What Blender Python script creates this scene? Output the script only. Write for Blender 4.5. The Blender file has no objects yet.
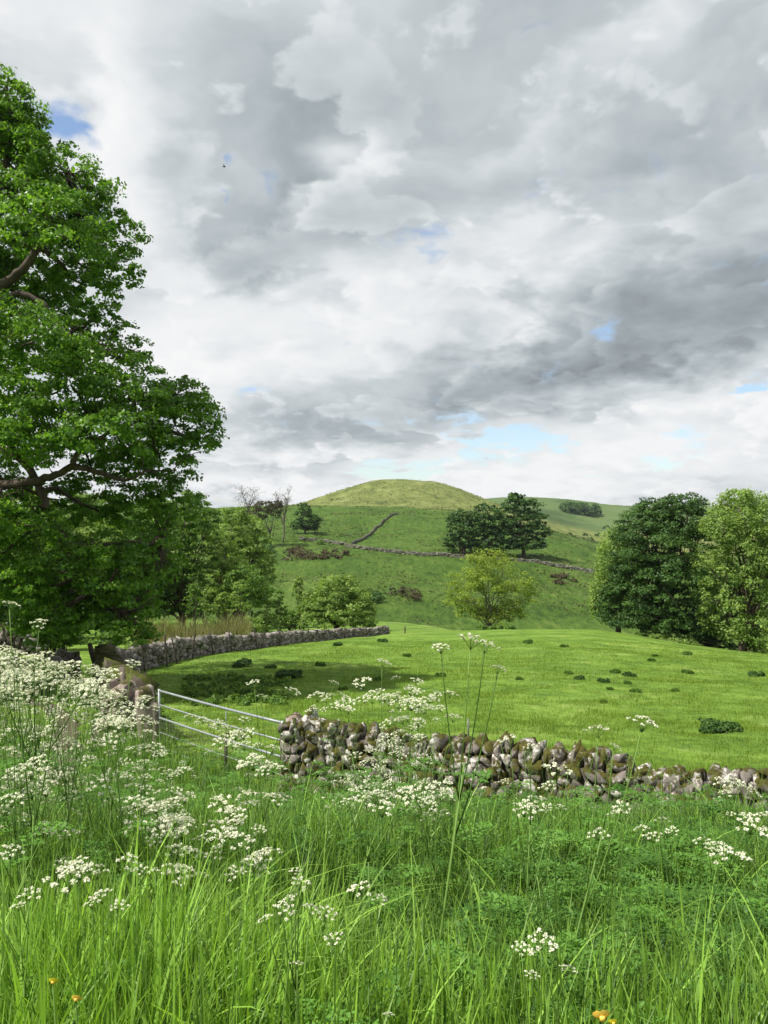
import bpy, math, random
import numpy as np
from mathutils import Vector, Matrix
random.seed(7)
rng = np.random.default_rng(11)
SC = bpy.context.scene
COL = SC.collection
F = 780.0; CX = 384.0; HY = 525.0; EYE = 1.65

# ------------------------------------------------------------------ helpers
def link(o):
    COL.objects.link(o); return o

def tag(o, label=None, cat=None, group=None, kind=None):
    if label: o['label'] = label
    if cat: o['category'] = cat
    if group: o['group'] = group
    if kind: o['kind'] = kind
    return o

def empty(name, loc, rz=0.0):
    o = bpy.data.objects.new(name, None); link(o)
    o.location = loc; o.rotation_euler = (0, 0, rz); o.empty_display_size = 0.2
    return o

def mesh_data(name, V, faces, mat, rnd=None, smooth=False):
    """faces: list of int arrays (n,k)"""
    V = np.asarray(V, dtype=np.float32).reshape(-1, 3)
    me = bpy.data.meshes.new(name)
    faces = [np.asarray(f, dtype=np.int32) for f in faces if len(f)]
    idx = np.concatenate([f.ravel() for f in faces])
    tot = np.concatenate([np.full(len(f), f.shape[1], dtype=np.int32) for f in faces])
    st = np.concatenate([[0], np.cumsum(tot)[:-1]]).astype(np.int32)
    me.vertices.add(len(V)); me.vertices.foreach_set('co', V.ravel())
    me.loops.add(len(idx)); me.loops.foreach_set('vertex_index', idx)
    me.polygons.add(len(tot)); me.polygons.foreach_set('loop_start', st); me.polygons.foreach_set('loop_total', tot)
    if smooth: me.polygons.foreach_set('use_smooth', np.ones(len(tot), dtype=bool))
    me.update(calc_edges=True)
    if rnd is not None:
        a = me.attributes.new('rnd', 'FLOAT', 'POINT'); a.data.foreach_set('value', np.asarray(rnd, dtype=np.float32))
    if mat: me.materials.append(mat)
    return me

def mesh_obj(name, V, faces, mat, parent=None, rnd=None, smooth=False, origin=None):
    V = np.asarray(V, dtype=np.float64).reshape(-1, 3)
    if origin is not None: V = V - np.array(origin)
    o = bpy.data.objects.new(name, mesh_data(name, V, faces, mat, rnd, smooth)); link(o)
    if parent: o.parent = parent
    elif origin is not None: o.location = origin
    return o

class MB:
    def __init__(s): s.V = []; s.Fq = []; s.Ft = []; s.R = []; s.n = 0
    def add(s, V, quads=None, tris=None, r=None):
        V = np.asarray(V, float).reshape(-1, 3)
        if quads is not None and len(quads): s.Fq.append(np.asarray(quads) + s.n)
        if tris is not None and len(tris): s.Ft.append(np.asarray(tris) + s.n)
        s.V.append(V); s.R.append(np.full(len(V), random.random() if r is None else r) if np.ndim(r) == 0 else np.asarray(r))
        s.n += len(V)
    def tube(s, pts, rad, ns=6, r=None):
        pts = np.asarray(pts, float); rad = np.broadcast_to(np.asarray(rad, float), (len(pts),))
        t = np.gradient(pts, axis=0); t /= np.linalg.norm(t, axis=1)[:, None] + 1e-9
        up = np.where(np.abs(t[:, 2:3]) > .9, np.array([[1., 0, 0]]), np.array([[0, 0, 1.]]))
        a = np.cross(t, up); a /= np.linalg.norm(a, axis=1)[:, None] + 1e-9
        for i in range(1, len(a)):
            if np.dot(a[i], a[i-1]) < 0: a[i] = -a[i]
        b = np.cross(t, a)
        th = np.arange(ns) / ns * 2 * math.pi
        V = pts[:, None] + rad[:, None, None] * (np.cos(th)[None, :, None] * a[:, None] + np.sin(th)[None, :, None] * b[:, None])
        n = len(pts); q = []
        for i in range(n - 1):
            for j in range(ns):
                q.append((i*ns+j, i*ns+(j+1) % ns, (i+1)*ns+(j+1) % ns, (i+1)*ns+j))
        tr = []
        for j in range(1, ns - 1):
            tr.append((0, j+1, j)); tr.append(((n-1)*ns, (n-1)*ns+j, (n-1)*ns+j+1))
        s.add(V.reshape(-1, 3), q, tr, r)
    def box(s, c, size, rot=None, r=None):
        P = np.array([[x, y, z] for x in (-.5, .5) for y in (-.5, .5) for z in (-.5, .5)]) * np.array(size)
        if rot is not None: P = P @ np.array(rot).T
        s.add(P + np.array(c), [(0,1,3,2),(4,6,7,5),(0,4,5,1),(2,3,7,6),(0,2,6,4),(1,5,7,3)], None, r)
    def build(s, name, mat, parent=None, smooth=False, origin=None):
        fs = []
        if s.Fq: fs.append(np.concatenate(s.Fq))
        if s.Ft: fs.append(np.concatenate(s.Ft))
        return mesh_obj(name, np.concatenate(s.V), fs, mat, parent, np.concatenate(s.R), smooth, origin)

# ------------------------------------------------------------------ height field
def vnoise(x, y, freq, seed):
    x = np.asarray(x, float) * freq + seed * 17.13; y = np.asarray(y, float) * freq + seed * 9.71
    xi = np.floor(x).astype(np.int64); yi = np.floor(y).astype(np.int64)
    fx = x - xi; fy = y - yi; fx = fx*fx*(3-2*fx); fy = fy*fy*(3-2*fy)
    def h(a, b):
        n = (a * 374761393 + b * 668265263 + seed * 1442695) & 0x7fffffff
        n = ((n ^ (n >> 13)) * 1274126177) & 0x7fffffff
        n = n ^ (n >> 16)
        return (n & 0xffff) / 65535.0
    return (h(xi, yi)*(1-fx)+h(xi+1, yi)*fx)*(1-fy) + (h(xi, yi+1)*(1-fx)+h(xi+1, yi+1)*fx)*fy - .5

NEAR_Y = [0.5, 2, 4, 6, 8, 10, 12, 15, 20]
NEAR_Z = [0, -.1, -.44, -1.05, -1.76, -2.16, -2.36, -2.68, -3.42]
COLS = {  # pixel column : {distance: pixel row of the ground at that distance}
 -250: {30:683,45:655,60:643,75:638,95:632,125:625,150:618,185:600,250:565,300:545,380:515,430:507,520:514,800:520,1250:516,1700:520,4000:520},
 0:   {30:683,45:655,60:643,75:638,95:632,125:625,150:618,185:600,250:565,300:545,380:515,430:508,520:514,800:520,1250:516,1700:520,4000:520},
 150: {30:683,45:655,60:643,75:636,95:630,125:619,140:624,165:610,185:592,215:570,250:552,300:533,380:515,430:508,520:514,800:520,1250:516,1700:520,4000:520},
 300: {30:683,45:655,60:641,75:633,95:627,125:618,140:624,165:606,185:590,215:566,250:548,300:530,380:511,430:505,520:511,620:512,800:512,1250:514,1700:520,4000:520},
 400: {30:683,45:656,60:641,75:633,95:627,118:621,140:630,165:606,185:590,215:568,250:551,300:532,380:513,430:507,520:512,620:509,800:512,1250:510,1700:520,4000:520},
 450: {30:683,45:656,60:641,75:633,95:630,118:628,140:636,165:608,185:592,215:568,250:552,300:534,380:515,430:509,520:514,620:510,800:511,1250:503,1700:512,4000:520},
 500: {30:683,45:656,60:640,75:630,83:628,95:632,118:650,140:640,165:610,185:594,215:572,250:553,300:537,380:521,430:516,520:521,620:514,800:511,1000:504,1250:495.5,1700:512,4000:520},
 550: {30:683,45:656,60:640,75:630,83:628,95:633,118:652,140:640,165:612,185:596,215:574,250:556,300:541,380:531,430:528,520:534,620:536,800:530,1000:516,1250:494.5,1700:512,4000:520},
 600: {30:683,45:656,60:640,75:629,83:628,95:634,118:652,140:640,165:614,185:598,215:579,250:562,300:550,380:545,430:546,520:552,620:552,800:545,1000:524,1250:502,1700:512,4000:520},
 650: {30:683,45:657,60:643,75:637,83:637,95:648,118:660,140:648,165:622,185:604,215:586,250:570,300:560,380:556,430:556,520:560,620:552,800:540,1000:522,1250:506,1700:508,4000:520},
 700: {30:684,45:660,60:649,75:645,83:646,95:655,118:664,140:652,165:628,185:608,215:590,250:576,300:566,380:560,430:558,520:556,620:550,800:535,1000:520,1250:505,1700:508,4000:520},
 768: {30:685,45:663,60:655,75:653,83:654,95:662,118:668,140:656,165:632,185:612,215:594,250:580,300:566,380:558,430:555,520:550,620:542,800:530,1000:517,1250:504,1700:508,4000:520},
 1050:{30:687,45:667,60:661,75:660,83:662,95:668,118:670,140:656,165:632,185:612,215:594,250:580,300:566,380:558,430:555,520:550,620:542,800:530,1000:517,1250:504,1700:508,4000:520},
}
NK = 900; Y0 = .5; Y1 = 5000.0
ylog = Y0 * (Y1 / Y0) ** (np.arange(NK) / (NK - 1))
cols = sorted(COLS); Zc = []
for c in cols:
    ys = list(NEAR_Y) + sorted(COLS[c]); zs = list(NEAR_Z) + [EYE - (COLS[c][y] - HY) / F * y for y in sorted(COLS[c])]
    z = np.interp(np.log(ylog), np.log(ys), zs)
    k = np.exp(-.5 * (np.arange(-12, 13) / 4.0) ** 2); k /= k.sum()
    zp = np.pad(z, 12, mode='edge'); Zc.append(np.convolve(zp, k, mode='valid'))
Zc = np.array(Zc)
NU = 521; ugrid = np.linspace(-.82, .86, NU)
uc = np.array([(c - CX) / F for c in cols])
ZT = np.stack([np.interp(ugrid, uc, Zc[:, j]) for j in range(NK)], 1)
k = np.exp(-.5 * (np.arange(-14, 15) / 6.0) ** 2); k /= k.sum()
ZT = np.apply_along_axis(lambda r: np.convolve(np.pad(r, 14, mode='edge'), k, mode='valid'), 0, ZT)

def H(x, y, lumps=True):
    x = np.asarray(x, float); y = np.asarray(y, float)
    th = np.arctan2(x, y); r = np.hypot(x, y)
    tc = np.clip(th, -.68, .70)
    Y = np.clip(r * np.cos(tc), Y0, Y1 * .999); u = np.tan(tc)
    ki = np.log(Y / Y0) / math.log(Y1 / Y0) * (NK - 1); k0 = np.clip(np.floor(ki).astype(int), 0, NK - 2); fk = ki - k0
    ui = (u - ugrid[0]) / (ugrid[1] - ugrid[0]); u0 = np.clip(np.floor(ui).astype(int), 0, NU - 2); fu = np.clip(ui - u0, 0, 1)
    z = (ZT[u0, k0]*(1-fk)+ZT[u0, k0+1]*fk)*(1-fu) + (ZT[u0+1, k0]*(1-fk)+ZT[u0+1, k0+1]*fk)*fu
    # the round hill on the skyline
    dx = x - 10; dy = (y - 700)
    sx = np.where(dx < 0, 52.0, 62.0)
    z = z + 28.0 * np.exp(-.5 * (np.abs(dx / sx) ** 2.2 + (dy / 85.0) ** 2)) * (1 + .10 * vnoise(x, y, .02, 44) + .05 * vnoise(x, y, .07, 45))
    if lumps:
        a = np.clip((r - 14) / 20, 0, 1)
        z = z + a * (.30 * vnoise(x, y, .11, 3) + .12 * vnoise(x, y, .45, 5))
        b = np.clip((r - 140) / 80, 0, 1)
        z = z + b * (1.6 * vnoise(x, y, .03, 8) + .9 * vnoise(x, y * 1.6, .09, 9) + .35 * vnoise(x, y * 2, .3, 4))
        z = z + np.clip(r / 3, 0, 1) * (1 - a) * .08 * vnoise(x, y, 1.1, 6)
    return z

def at(px, Y):  # column of the photo at a distance -> point on the ground
    x = (px - CX) / F * Y
    return np.array([x, Y, float(H(x, Y))])

def P3(px, py, Y): return np.array([(px - CX) / F * Y, Y, EYE - (py - HY) / F * Y])

# ------------------------------------------------------------------ node helpers
class NT:
    def __init__(s, tree): s.t = tree; s.n = tree.nodes; s.l = tree.links; s.n.clear()
    def node(s, typ, **kw):
        n = s.n.new(typ)
        for k_, v in kw.items():
            if k_ == 'inp':
                for a, b in v.items():
                    if hasattr(b, 'is_output') or isinstance(b, bpy.types.NodeSocket): s.l.new(b, n.inputs[a])
                    else: n.inputs[a].default_value = b
            else: setattr(n, k_, v)
        return n
    def m(s, op, a, b=None, c=None, clamp=False):
        n = s.n.new('ShaderNodeMath'); n.operation = op; n.use_clamp = clamp
        for i, v in enumerate((a, b, c)):
            if v is None: continue
            if isinstance(v, bpy.types.NodeSocket): s.l.new(v, n.inputs[i])
            else: n.inputs[i].default_value = v
        return n.outputs[0]
    def v(s, op, a, b=None, out=0):
        n = s.n.new('ShaderNodeVectorMath'); n.operation = op
        for i, v in enumerate((a, b)):
            if v is None: continue
            if isinstance(v, bpy.types.NodeSocket): s.l.new(v, n.inputs[i])
            elif op == 'SCALE' and i == 1: n.inputs['Scale'].default_value = v
            else: n.inputs[i].default_value = v
        return n.outputs[out]
    def noise(s, vec, scale, detail=4, rough=.5, dist=0, out=0, dim='3D'):
        n = s.n.new('ShaderNodeTexNoise'); n.noise_dimensions = dim; s.l.new(vec, n.inputs['Vector'])
        n.inputs['Scale'].default_value = scale; n.inputs['Detail'].default_value = detail
        n.inputs['Roughness'].default_value = rough; n.inputs['Distortion'].default_value = dist
        return n.outputs[out]
    def ramp(s, fac, stops, interp='LINEAR'):
        n = s.n.new('ShaderNodeValToRGB'); s.l.new(fac, n.inputs[0]); cr = n.color_ramp; cr.interpolation = interp
        while len(cr.elements) > 1: cr.elements.remove(cr.elements[-1])
        cr.elements[0].position = stops[0][0]; cr.elements[0].color = tuple(stops[0][1]) + (1,)
        for p, c in stops[1:]:
            e = cr.elements.new(p); e.color = tuple(c) + (1,)
        return n.outputs[0]
    def smooth(s, x, lo, hi):
        n = s.n.new('ShaderNodeMapRange'); n.interpolation_type = 'SMOOTHSTEP'; s.l.new(x, n.inputs[0])
        n.inputs[1].default_value = lo; n.inputs[2].default_value = hi; return n.outputs[0]
    def mix(s, fac, a, b, typ='RGBA', blend='MIX'):
        n = s.n.new('ShaderNodeMix'); n.data_type = typ; n.blend_type = blend
        if isinstance(fac, bpy.types.NodeSocket): s.l.new(fac, n.inputs[0])
        else: n.inputs[0].default_value = fac
        ia, ib = (6, 7)
        for i, v in ((ia, a), (ib, b)):
            if isinstance(v, bpy.types.NodeSocket): s.l.new(v, n.inputs[i])
            else: n.inputs[i].default_value = tuple(v) + (1,) if len(v) == 3 else v
        return n.outputs[2]

def new_mat(name):
    m = bpy.data.materials.new(name); m.use_nodes = True
    return m, NT(m.node_tree)

def leaf_mat(name, dark, light, trans=None, tfac=.35, rough=.55, spec=.25):
    m, t = new_mat(name)
    a = t.node('ShaderNodeAttribute', attribute_name='rnd').outputs['Fac']
    c = t.ramp(a, [(0, dark), (1, light)])
    tr = t.mix(1.0, c, trans or (1.5, 1.5, .7), blend='MULTIPLY')
    p = t.node('ShaderNodeBsdfPrincipled', inp={'Base Color': c, 'Roughness': rough, 'Specular IOR Level': spec})
    q = t.node('ShaderNodeBsdfTranslucent', inp={'Color': tr})
    mx = t.node('ShaderNodeMixShader', inp={0: tfac, 1: p.outputs[0], 2: q.outputs[0]})
    t.node('ShaderNodeOutputMaterial', inp={0: mx.outputs[0]})
    return m

def plain_mat(name, col, rough=.8, metal=0, var=.3, scale=8, bump=0.0, col2=None):
    m, t = new_mat(name)
    pos = t.node('ShaderNodeNewGeometry').outputs['Position']
    n = t.noise(pos, scale, 5, .6)
    c2 = col2 or tuple(x * (1 - var) for x in col)
    c = t.ramp(n, [(.35, c2), (.65, col)])
    p = t.node('ShaderNodeBsdfPrincipled', inp={'Base Color': c, 'Roughness': rough, 'Metallic': metal})
    if bump:
        b = t.node('ShaderNodeBump', inp={'Height': n, 'Strength': bump, 'Distance': .02}); t.l.new(b.outputs[0], p.inputs['Normal'])
    t.node('ShaderNodeOutputMaterial', inp={0: p.outputs[0]})
    return m

# ------------------------------------------------------------------ materials
def ground_mat():
    m, t = new_mat('pasture')
    pos = t.node('ShaderNodeNewGeometry').outputs['Position']
    sep = t.node('ShaderNodeSeparateXYZ', inp={0: pos}); X, Yy, Z = sep.outputs[0], sep.outputs[1], sep.outputs[2]
    r = t.v('LENGTH', pos, out=1)
    big = t.noise(pos, .035, 3, .5); mid = t.noise(pos, .35, 6, .65); fine = t.noise(pos, 3.2, 5, .7); xf = t.noise(pos, 14, 4, .7)
    # near meadow
    mead = t.ramp(t.m('ADD', t.m('MULTIPLY', mid, .6), t.m('MULTIPLY', fine, .4)),
                  [(.37, (.046, .092, .012)), (.45, (.092, .165, .020)), (.53, (.138, .228, .030)), (.60, (.200, .275, .060)), (.68, (.26, .29, .11))])
    mead = t.mix(t.m('MULTIPLY', t.smooth(big, .35, .65), .35), mead, (.135, .225, .038))
    mead = t.mix(t.m('MULTIPLY', t.smooth(t.noise(pos, 1.1, 6, .7), .54, .66), .75), mead, (.050, .105, .018))
    mead = t.mix(t.m('MULTIPLY', t.smooth(t.noise(pos, .17, 5, .7), .52, .62), .5), mead, (.075, .150, .022))
    # hillside rough pasture, its green darkened to stand in for cloud shadow
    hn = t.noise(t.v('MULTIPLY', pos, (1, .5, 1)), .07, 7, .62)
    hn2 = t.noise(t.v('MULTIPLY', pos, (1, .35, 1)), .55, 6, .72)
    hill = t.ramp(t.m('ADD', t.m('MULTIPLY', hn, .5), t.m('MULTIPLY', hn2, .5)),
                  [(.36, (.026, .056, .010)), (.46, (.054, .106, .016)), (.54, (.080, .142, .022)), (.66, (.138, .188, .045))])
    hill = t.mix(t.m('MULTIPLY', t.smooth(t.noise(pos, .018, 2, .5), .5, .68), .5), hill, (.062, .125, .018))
    # round hill: pale yellowish turf
    dn = t.noise(t.v('MULTIPLY', pos, (1, .5, 1)), .09, 9, .74)
    dome = t.ramp(dn, [(.36, (.060, .082, .026)), (.46, (.130, .160, .042)), (.56, (.175, .205, .060)), (.68, (.235, .245, .115))])
    far = t.ramp(t.noise(pos, .008, 6, .65), [(.35, (.05, .085, .028)), (.5, (.09, .14, .045)), (.65, (.12, .165, .06))])
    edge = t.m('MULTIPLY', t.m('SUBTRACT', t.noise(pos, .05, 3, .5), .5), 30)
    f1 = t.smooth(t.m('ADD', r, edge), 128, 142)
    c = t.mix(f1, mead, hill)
    f2 = t.smooth(t.m('ADD', r, t.m('MULTIPLY', edge, .6)), 425, 450)
    c = t.mix(f2, c, dome)
    f3 = t.smooth(t.m('ADD', r, edge), 880, 960)
    c = t.mix(f3, c, far)
    # soil under the tall verge
    verge = t.ramp(fine, [(.3, (.018, .030, .008)), (.7, (.045, .080, .016))])
    f0 = t.smooth(r, 9, 6); 
    n0 = t.n.new('ShaderNodeMapRange'); n0.interpolation_type = 'SMOOTHSTEP'; t.l.new(r, n0.inputs[0]); n0.inputs[1].default_value = 7; n0.inputs[2].default_value = 9
    c = t.mix(n0.outputs[0], verge, c)
    p = t.node('ShaderNodeBsdfPrincipled', inp={'Base Color': c, 'Roughness': .9, 'Specular IOR Level': .1})
    h = t.m('ADD', t.m('MULTIPLY', mid, .5), t.m('ADD', t.m('MULTIPLY', fine, .12), t.m('MULTIPLY', xf, .03)))
    hh = t.m('ADD', h, t.m('MULTIPLY', t.m('MULTIPLY', t.m('ADD', hn, hn2), 2.2), f1))
    b = t.node('ShaderNodeBump', inp={'Height': hh, 'Strength': 1.0, 'Distance': .8})
    t.l.new(b.outputs[0], p.inputs['Normal'])
    t.node('ShaderNodeOutputMaterial', inp={0: p.outputs[0]})
    return m

def stone_mat(name, base, light, moss, moss_amt=.5, lich=.6, sc=1.0):
    m, t = new_mat(name)
    g = t.node('ShaderNodeNewGeometry'); pos = g.outputs['Position']
    a = t.node('ShaderNodeAttribute', attribute_name='rnd').outputs['Fac']
    n = t.noise(pos, 9 * sc, 6, .65); n2 = t.noise(pos, 3.5 * sc, 4, .6); n3 = t.noise(pos, 40 * sc, 3, .6)
    c = t.mix(a, tuple(x * .6 for x in base), tuple(x * 1.25 for x in base))
    c = t.mix(t.m('MULTIPLY', t.smooth(t.m('ADD', n, t.m('MULTIPLY', t.m('SUBTRACT', a, .5), .25)), .52, .62), lich), c, light)
    c = t.mix(t.m('MULTIPLY', t.smooth(n3, .5, .7), .35), c, tuple(x * .4 for x in base))
    nz = t.node('ShaderNodeSeparateXYZ', inp={0: g.outputs['Normal']}).outputs[2]
    mo = t.smooth(t.m('ADD', t.m('MULTIPLY', nz, .12), n2), .60 - .12 * moss_amt, .68 - .12 * moss_amt)
    c = t.mix(mo, c, t.ramp(n, [(.35, tuple(x * .45 for x in moss)), (.65, moss)]))
    p = t.node('ShaderNodeBsdfPrincipled', inp={'Base Color': c, 'Roughness': .92, 'Specular IOR Level': .15})
    b = t.node('ShaderNodeBump', inp={'Height': t.m('ADD', n, t.m('MULTIPLY', n3, .4)), 'Strength': .7, 'Distance': .03 / sc}); t.l.new(b.outputs[0], p.inputs['Normal'])
    t.node('ShaderNodeOutputMaterial', inp={0: p.outputs[0]})
    return m

M = {}
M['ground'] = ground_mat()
M['stone_near'] = stone_mat('near_limestone', (.205, .180, .158), (.58, .555, .51), (.085, .080, .018), .70, .95, 1.6)
M['stone_gate'] = stone_mat('gate_limestone', (.26, .205, .18), (.45, .41, .37), (.09, .085, .03), .25, .4)
M['stone_far'] = stone_mat('far_limestone', (.22, .195, .18), (.44, .41, .38), (.07, .09, .03), .1, .4, .6)
M['stone_moss'] = stone_mat('mossy_limestone', (.11, .09, .07), (.25, .22, .2), (.085, .095, .02), 1.0, .3)
M['stone_hill'] = stone_mat('hill_wall_stone', (.155, .15, .12), (.27, .26, .22), (.09, .10, .04), .2, .4, .3)
M['core'] = plain_mat('wall_core', (.06, .05, .04))
M['grass'] = leaf_mat('tall_grass', (.022, .064, .008), (.300, .510, .075), tfac=.38, rough=.48, spec=.32)
M['herb'] = leaf_mat('herb_leaves', (.030, .085, .012), (.150, .320, .050), tfac=.35, rough=.5)
M['turf'] = leaf_mat('meadow_turf', (.045, .095, .010), (.210, .305, .045), tfac=.3, rough=.7, spec=.1)
M['turf_dark'] = leaf_mat('coarse_tuft_leaves', (.050, .120, .014), (.120, .220, .034), tfac=.35)
M['flower'] = leaf_mat('cow_parsley_flowers', (.50, .54, .30), (.82, .82, .68), trans=(1, 1, .9), tfac=.3, rough=.7)
M['stem'] = leaf_mat('green_stem', (.06, .13, .02), (.17, .29, .06), tfac=.15)
M['petal'] = plain_mat('yellow_petal', (.80, .66, .03), .4, var=.15)
M['petal_orange'] = plain_mat('orange_yellow_petal', (.85, .56, .09), .4, var=.15)
M['bark'] = plain_mat('bark', (.085, .062, .045), .95, var=.6, scale=4, bump=.8)
M['bark_pale'] = plain_mat('pale_bark', (.16, .13, .10), .95, var=.5, scale=3, bump=.5)
M['wood'] = plain_mat('weathered_wood', (.17, .14, .105), .9, var=.5, scale=14, bump=.5)
M['dark_wood'] = plain_mat('dark_weathered_wood', (.075, .058, .045), .9, var=.5, scale=10, bump=.5)
M['galv'] = plain_mat('galvanised_steel', (.30, .325, .33), .55, .4, var=.18, scale=10)
M['wire'] = plain_mat('old_wire', (.20, .19, .18), .6, .6)
M['path'] = plain_mat('bare_earth_path', (.095, .082, .045), .95, var=.35, scale=5, bump=.6)
M['leaf_syc'] = leaf_mat('sycamore_leaves', (.042, .118, .010), (.175, .330, .040), tfac=.50, rough=.40, spec=.3)
M['leaf_dark'] = leaf_mat('dark_leaves', (.016, .048, .009), (.078, .158, .028), tfac=.25)
M['leaf_mid'] = leaf_mat('mid_green_leaves', (.050, .115, .016), (.165, .280, .045), tfac=.35)
M['leaf_pale'] = leaf_mat('pale_green_leaves', (.095, .170, .026), (.265, .380, .090), tfac=.38)
M['leaf_yellow'] = leaf_mat('yellow_green_leaves', (.120, .180, .018), (.280, .370, .060), tfac=.42)
M['leaf_brown'] = leaf_mat('reddish_brown_leaves', (.032, .036, .012), (.085, .075, .030), tfac=.25)
M['scrub'] = leaf_mat('brown_scrub', (.045, .040, .018), (.130, .110, .055), tfac=.25)
M['reed'] = leaf_mat('dry_reeds', (.12, .13, .045), (.28, .27, .12), tfac=.3)

# ------------------------------------------------------------------ terrain sheet
def make_ground():
    rr = [0.35]
    while rr[-1] < 4600: rr.append(rr[-1] * (1.016 if rr[-1] < 1300 else 1.05) + .01)
    rr = np.array(rr)
    th = np.concatenate([np.arange(-36, 36, .16), np.arange(36, 324, 1.5)]); th = np.radians(th)
    R, T = np.meshgrid(rr, th, indexing='ij')
    X = R * np.sin(T); Y = R * np.cos(T); Z = H(X, Y)
    V = np.stack([X, Y, Z], -1).reshape(-1, 3)
    n, k_ = len(rr), len(th)
    i = np.arange(n - 1)[:, None]; j = np.arange(k_)[None]
    q = np.stack(np.broadcast_arrays(i*k_+j, i*k_+(j+1) % k_, (i+1)*k_+(j+1) % k_, (i+1)*k_+j), -1).reshape(-1, 4)[:, ::-1]
    V = np.concatenate([V, [[0, 0, float(H(0, .01))]]])
    tri = np.stack([np.arange(k_), (np.arange(k_)+1) % k_, np.full(k_, len(V)-1)], -1)
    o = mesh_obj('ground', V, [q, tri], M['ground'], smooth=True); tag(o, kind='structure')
make_ground()

def make_path():
    pts = np.array([(-4.7, 11.2), (-5.3, 12.6), (-6.1, 15), (-7.3, 18), (-8.5, 21), (-10.4, 24.2), (-12.8, 27), (-17, 29)])
    s = np.linspace(0, len(pts) - 1, 90); xs = np.interp(s, range(len(pts)), pts[:, 0]); ys = np.interp(s, range(len(pts)), pts[:, 1])
    C = np.stack([xs, ys], 1); t = np.gradient(C, axis=0); t /= np.linalg.norm(t, axis=1)[:, None]; nn = np.stack([-t[:, 1], t[:, 0]], 1)
    V = []
    for i in range(90):
        w = .28 + .08 * math.sin(i * .7) + .08 * random.random()
        for k_ in np.linspace(-1, 1, 7):
            p = C[i] + nn[i] * k_ * w; V.append((p[0], p[1], float(H(p[0], p[1])) + (.03 if abs(k_) < .9 else -.02)))
    q = [(i*7+j, (i+1)*7+j, (i+1)*7+j+1, i*7+j+1) for i in range(89) for j in range(6)]
    o = mesh_obj('path', V, [np.array(q)[:, ::-1]], M['path'], smooth=True); tag(o, kind='structure')
make_path()

# ------------------------------------------------------------------ foliage
def unit(n, zmin=-1.0):
    z = rng.uniform(zmin, 1, n); a = rng.uniform(0, 2*math.pi, n); s = np.sqrt(1 - z*z)
    return np.stack([s*np.cos(a), s*np.sin(a), z], 1)

def leaves(C, N, size, aspect=.62, fold=.25):
    """a kite-shaped folded leaf at each centre"""
    n = len(C); N = N / (np.linalg.norm(N, axis=1)[:, None] + 1e-9)
    A = np.cross(N, unit(n)); A /= np.linalg.norm(A, axis=1)[:, None] + 1e-9
    B = np.cross(N, A); s = np.broadcast_to(size, (n,))[:, None] * .5
    V = np.stack([C - A*s, C + B*s*aspect - N*s*fold, C + A*s, C - B*s*aspect - N*s*fold], 1).reshape(-1, 3)
    q = np.arange(4*n).reshape(-1, 4)
    return V, q

def crown_mesh(lobes, leaf, dens=1.0, clump=.30, flat=.6, droop=0.0, zmin=-.55, per=None, fill=.75, out=0.5, cmax=1e9):
    """lobes: list of (centre, (rx,ry,rz)). Clumps of leaves spread over and through each lobe."""
    Vs, Rs = [], []; cc_all = []
    for c, r in lobes:
        c = np.array(c); r = np.array(r); rm = r.mean()
        rc = min(rm * clump, cmax); 
        ncl = max(3, int(dens * 5.2 * (rm / rc) ** 2 * .55))
        d = unit(ncl, zmin); rad = fill + (1.05 - fill) * rng.random(ncl) ** .6
        cc = c + d * r * rad[:, None]
        cc_all.append(cc)
        nl = per or max(14, int(dens * 9.5 * (rc / leaf) ** 2))
        rcs = rc * rng.uniform(.6, 1.35, ncl)
        e = unit(ncl*nl, -.35); E = e.reshape(ncl, nl, 3)
        S = rng.uniform(.45, 1.08, (ncl, nl, 1))
        Pp = cc[:, None] + E * rcs[:, None, None] * S * np.array([1, 1, flat])
        if droop: Pp[..., 2] -= droop * rcs[:, None] * rng.random((ncl, nl)) ** 2 * 2.0
        nn = E + out * d[:, None] + .7 * rng.normal(size=(ncl, nl, 3)) + np.array([0, 0, .35])
        V, _ = leaves(Pp.reshape(-1, 3), nn.reshape(-1, 3), leaf * rng.uniform(.6, 1.25, ncl*nl))
        cr = rng.uniform(.12, .88, ncl)
        rv = np.clip(np.repeat(cr, nl) + rng.normal(0, .16, ncl*nl), 0, 1)
        Vs.append(V); Rs.append(np.repeat(rv, 4))
    V = np.concatenate(Vs); R = np.concatenate(Rs)
    return V, np.arange(len(V)).reshape(-1, 4), R, np.concatenate(cc_all)

def limb(mb, a, b, r0, r1, n=7, wob=.08, sag=0.0, ns=7):
    a = np.array(a, float); b = np.array(b, float); t = np.linspace(0, 1, n)[:, None]; L = np.linalg.norm(b - a)
    p = a + (b - a) * t; p[:, 2] += np.sin(t[:, 0] * math.pi) * L * sag
    w = np.cumsum(rng.normal(0, 1, (n, 3)), 0); w -= t * w[-1]; w[0] = 0
    p += w * L * wob / math.sqrt(n)
    mb.tube(p, np.linspace(r0, r1, n), ns); return p

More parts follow.
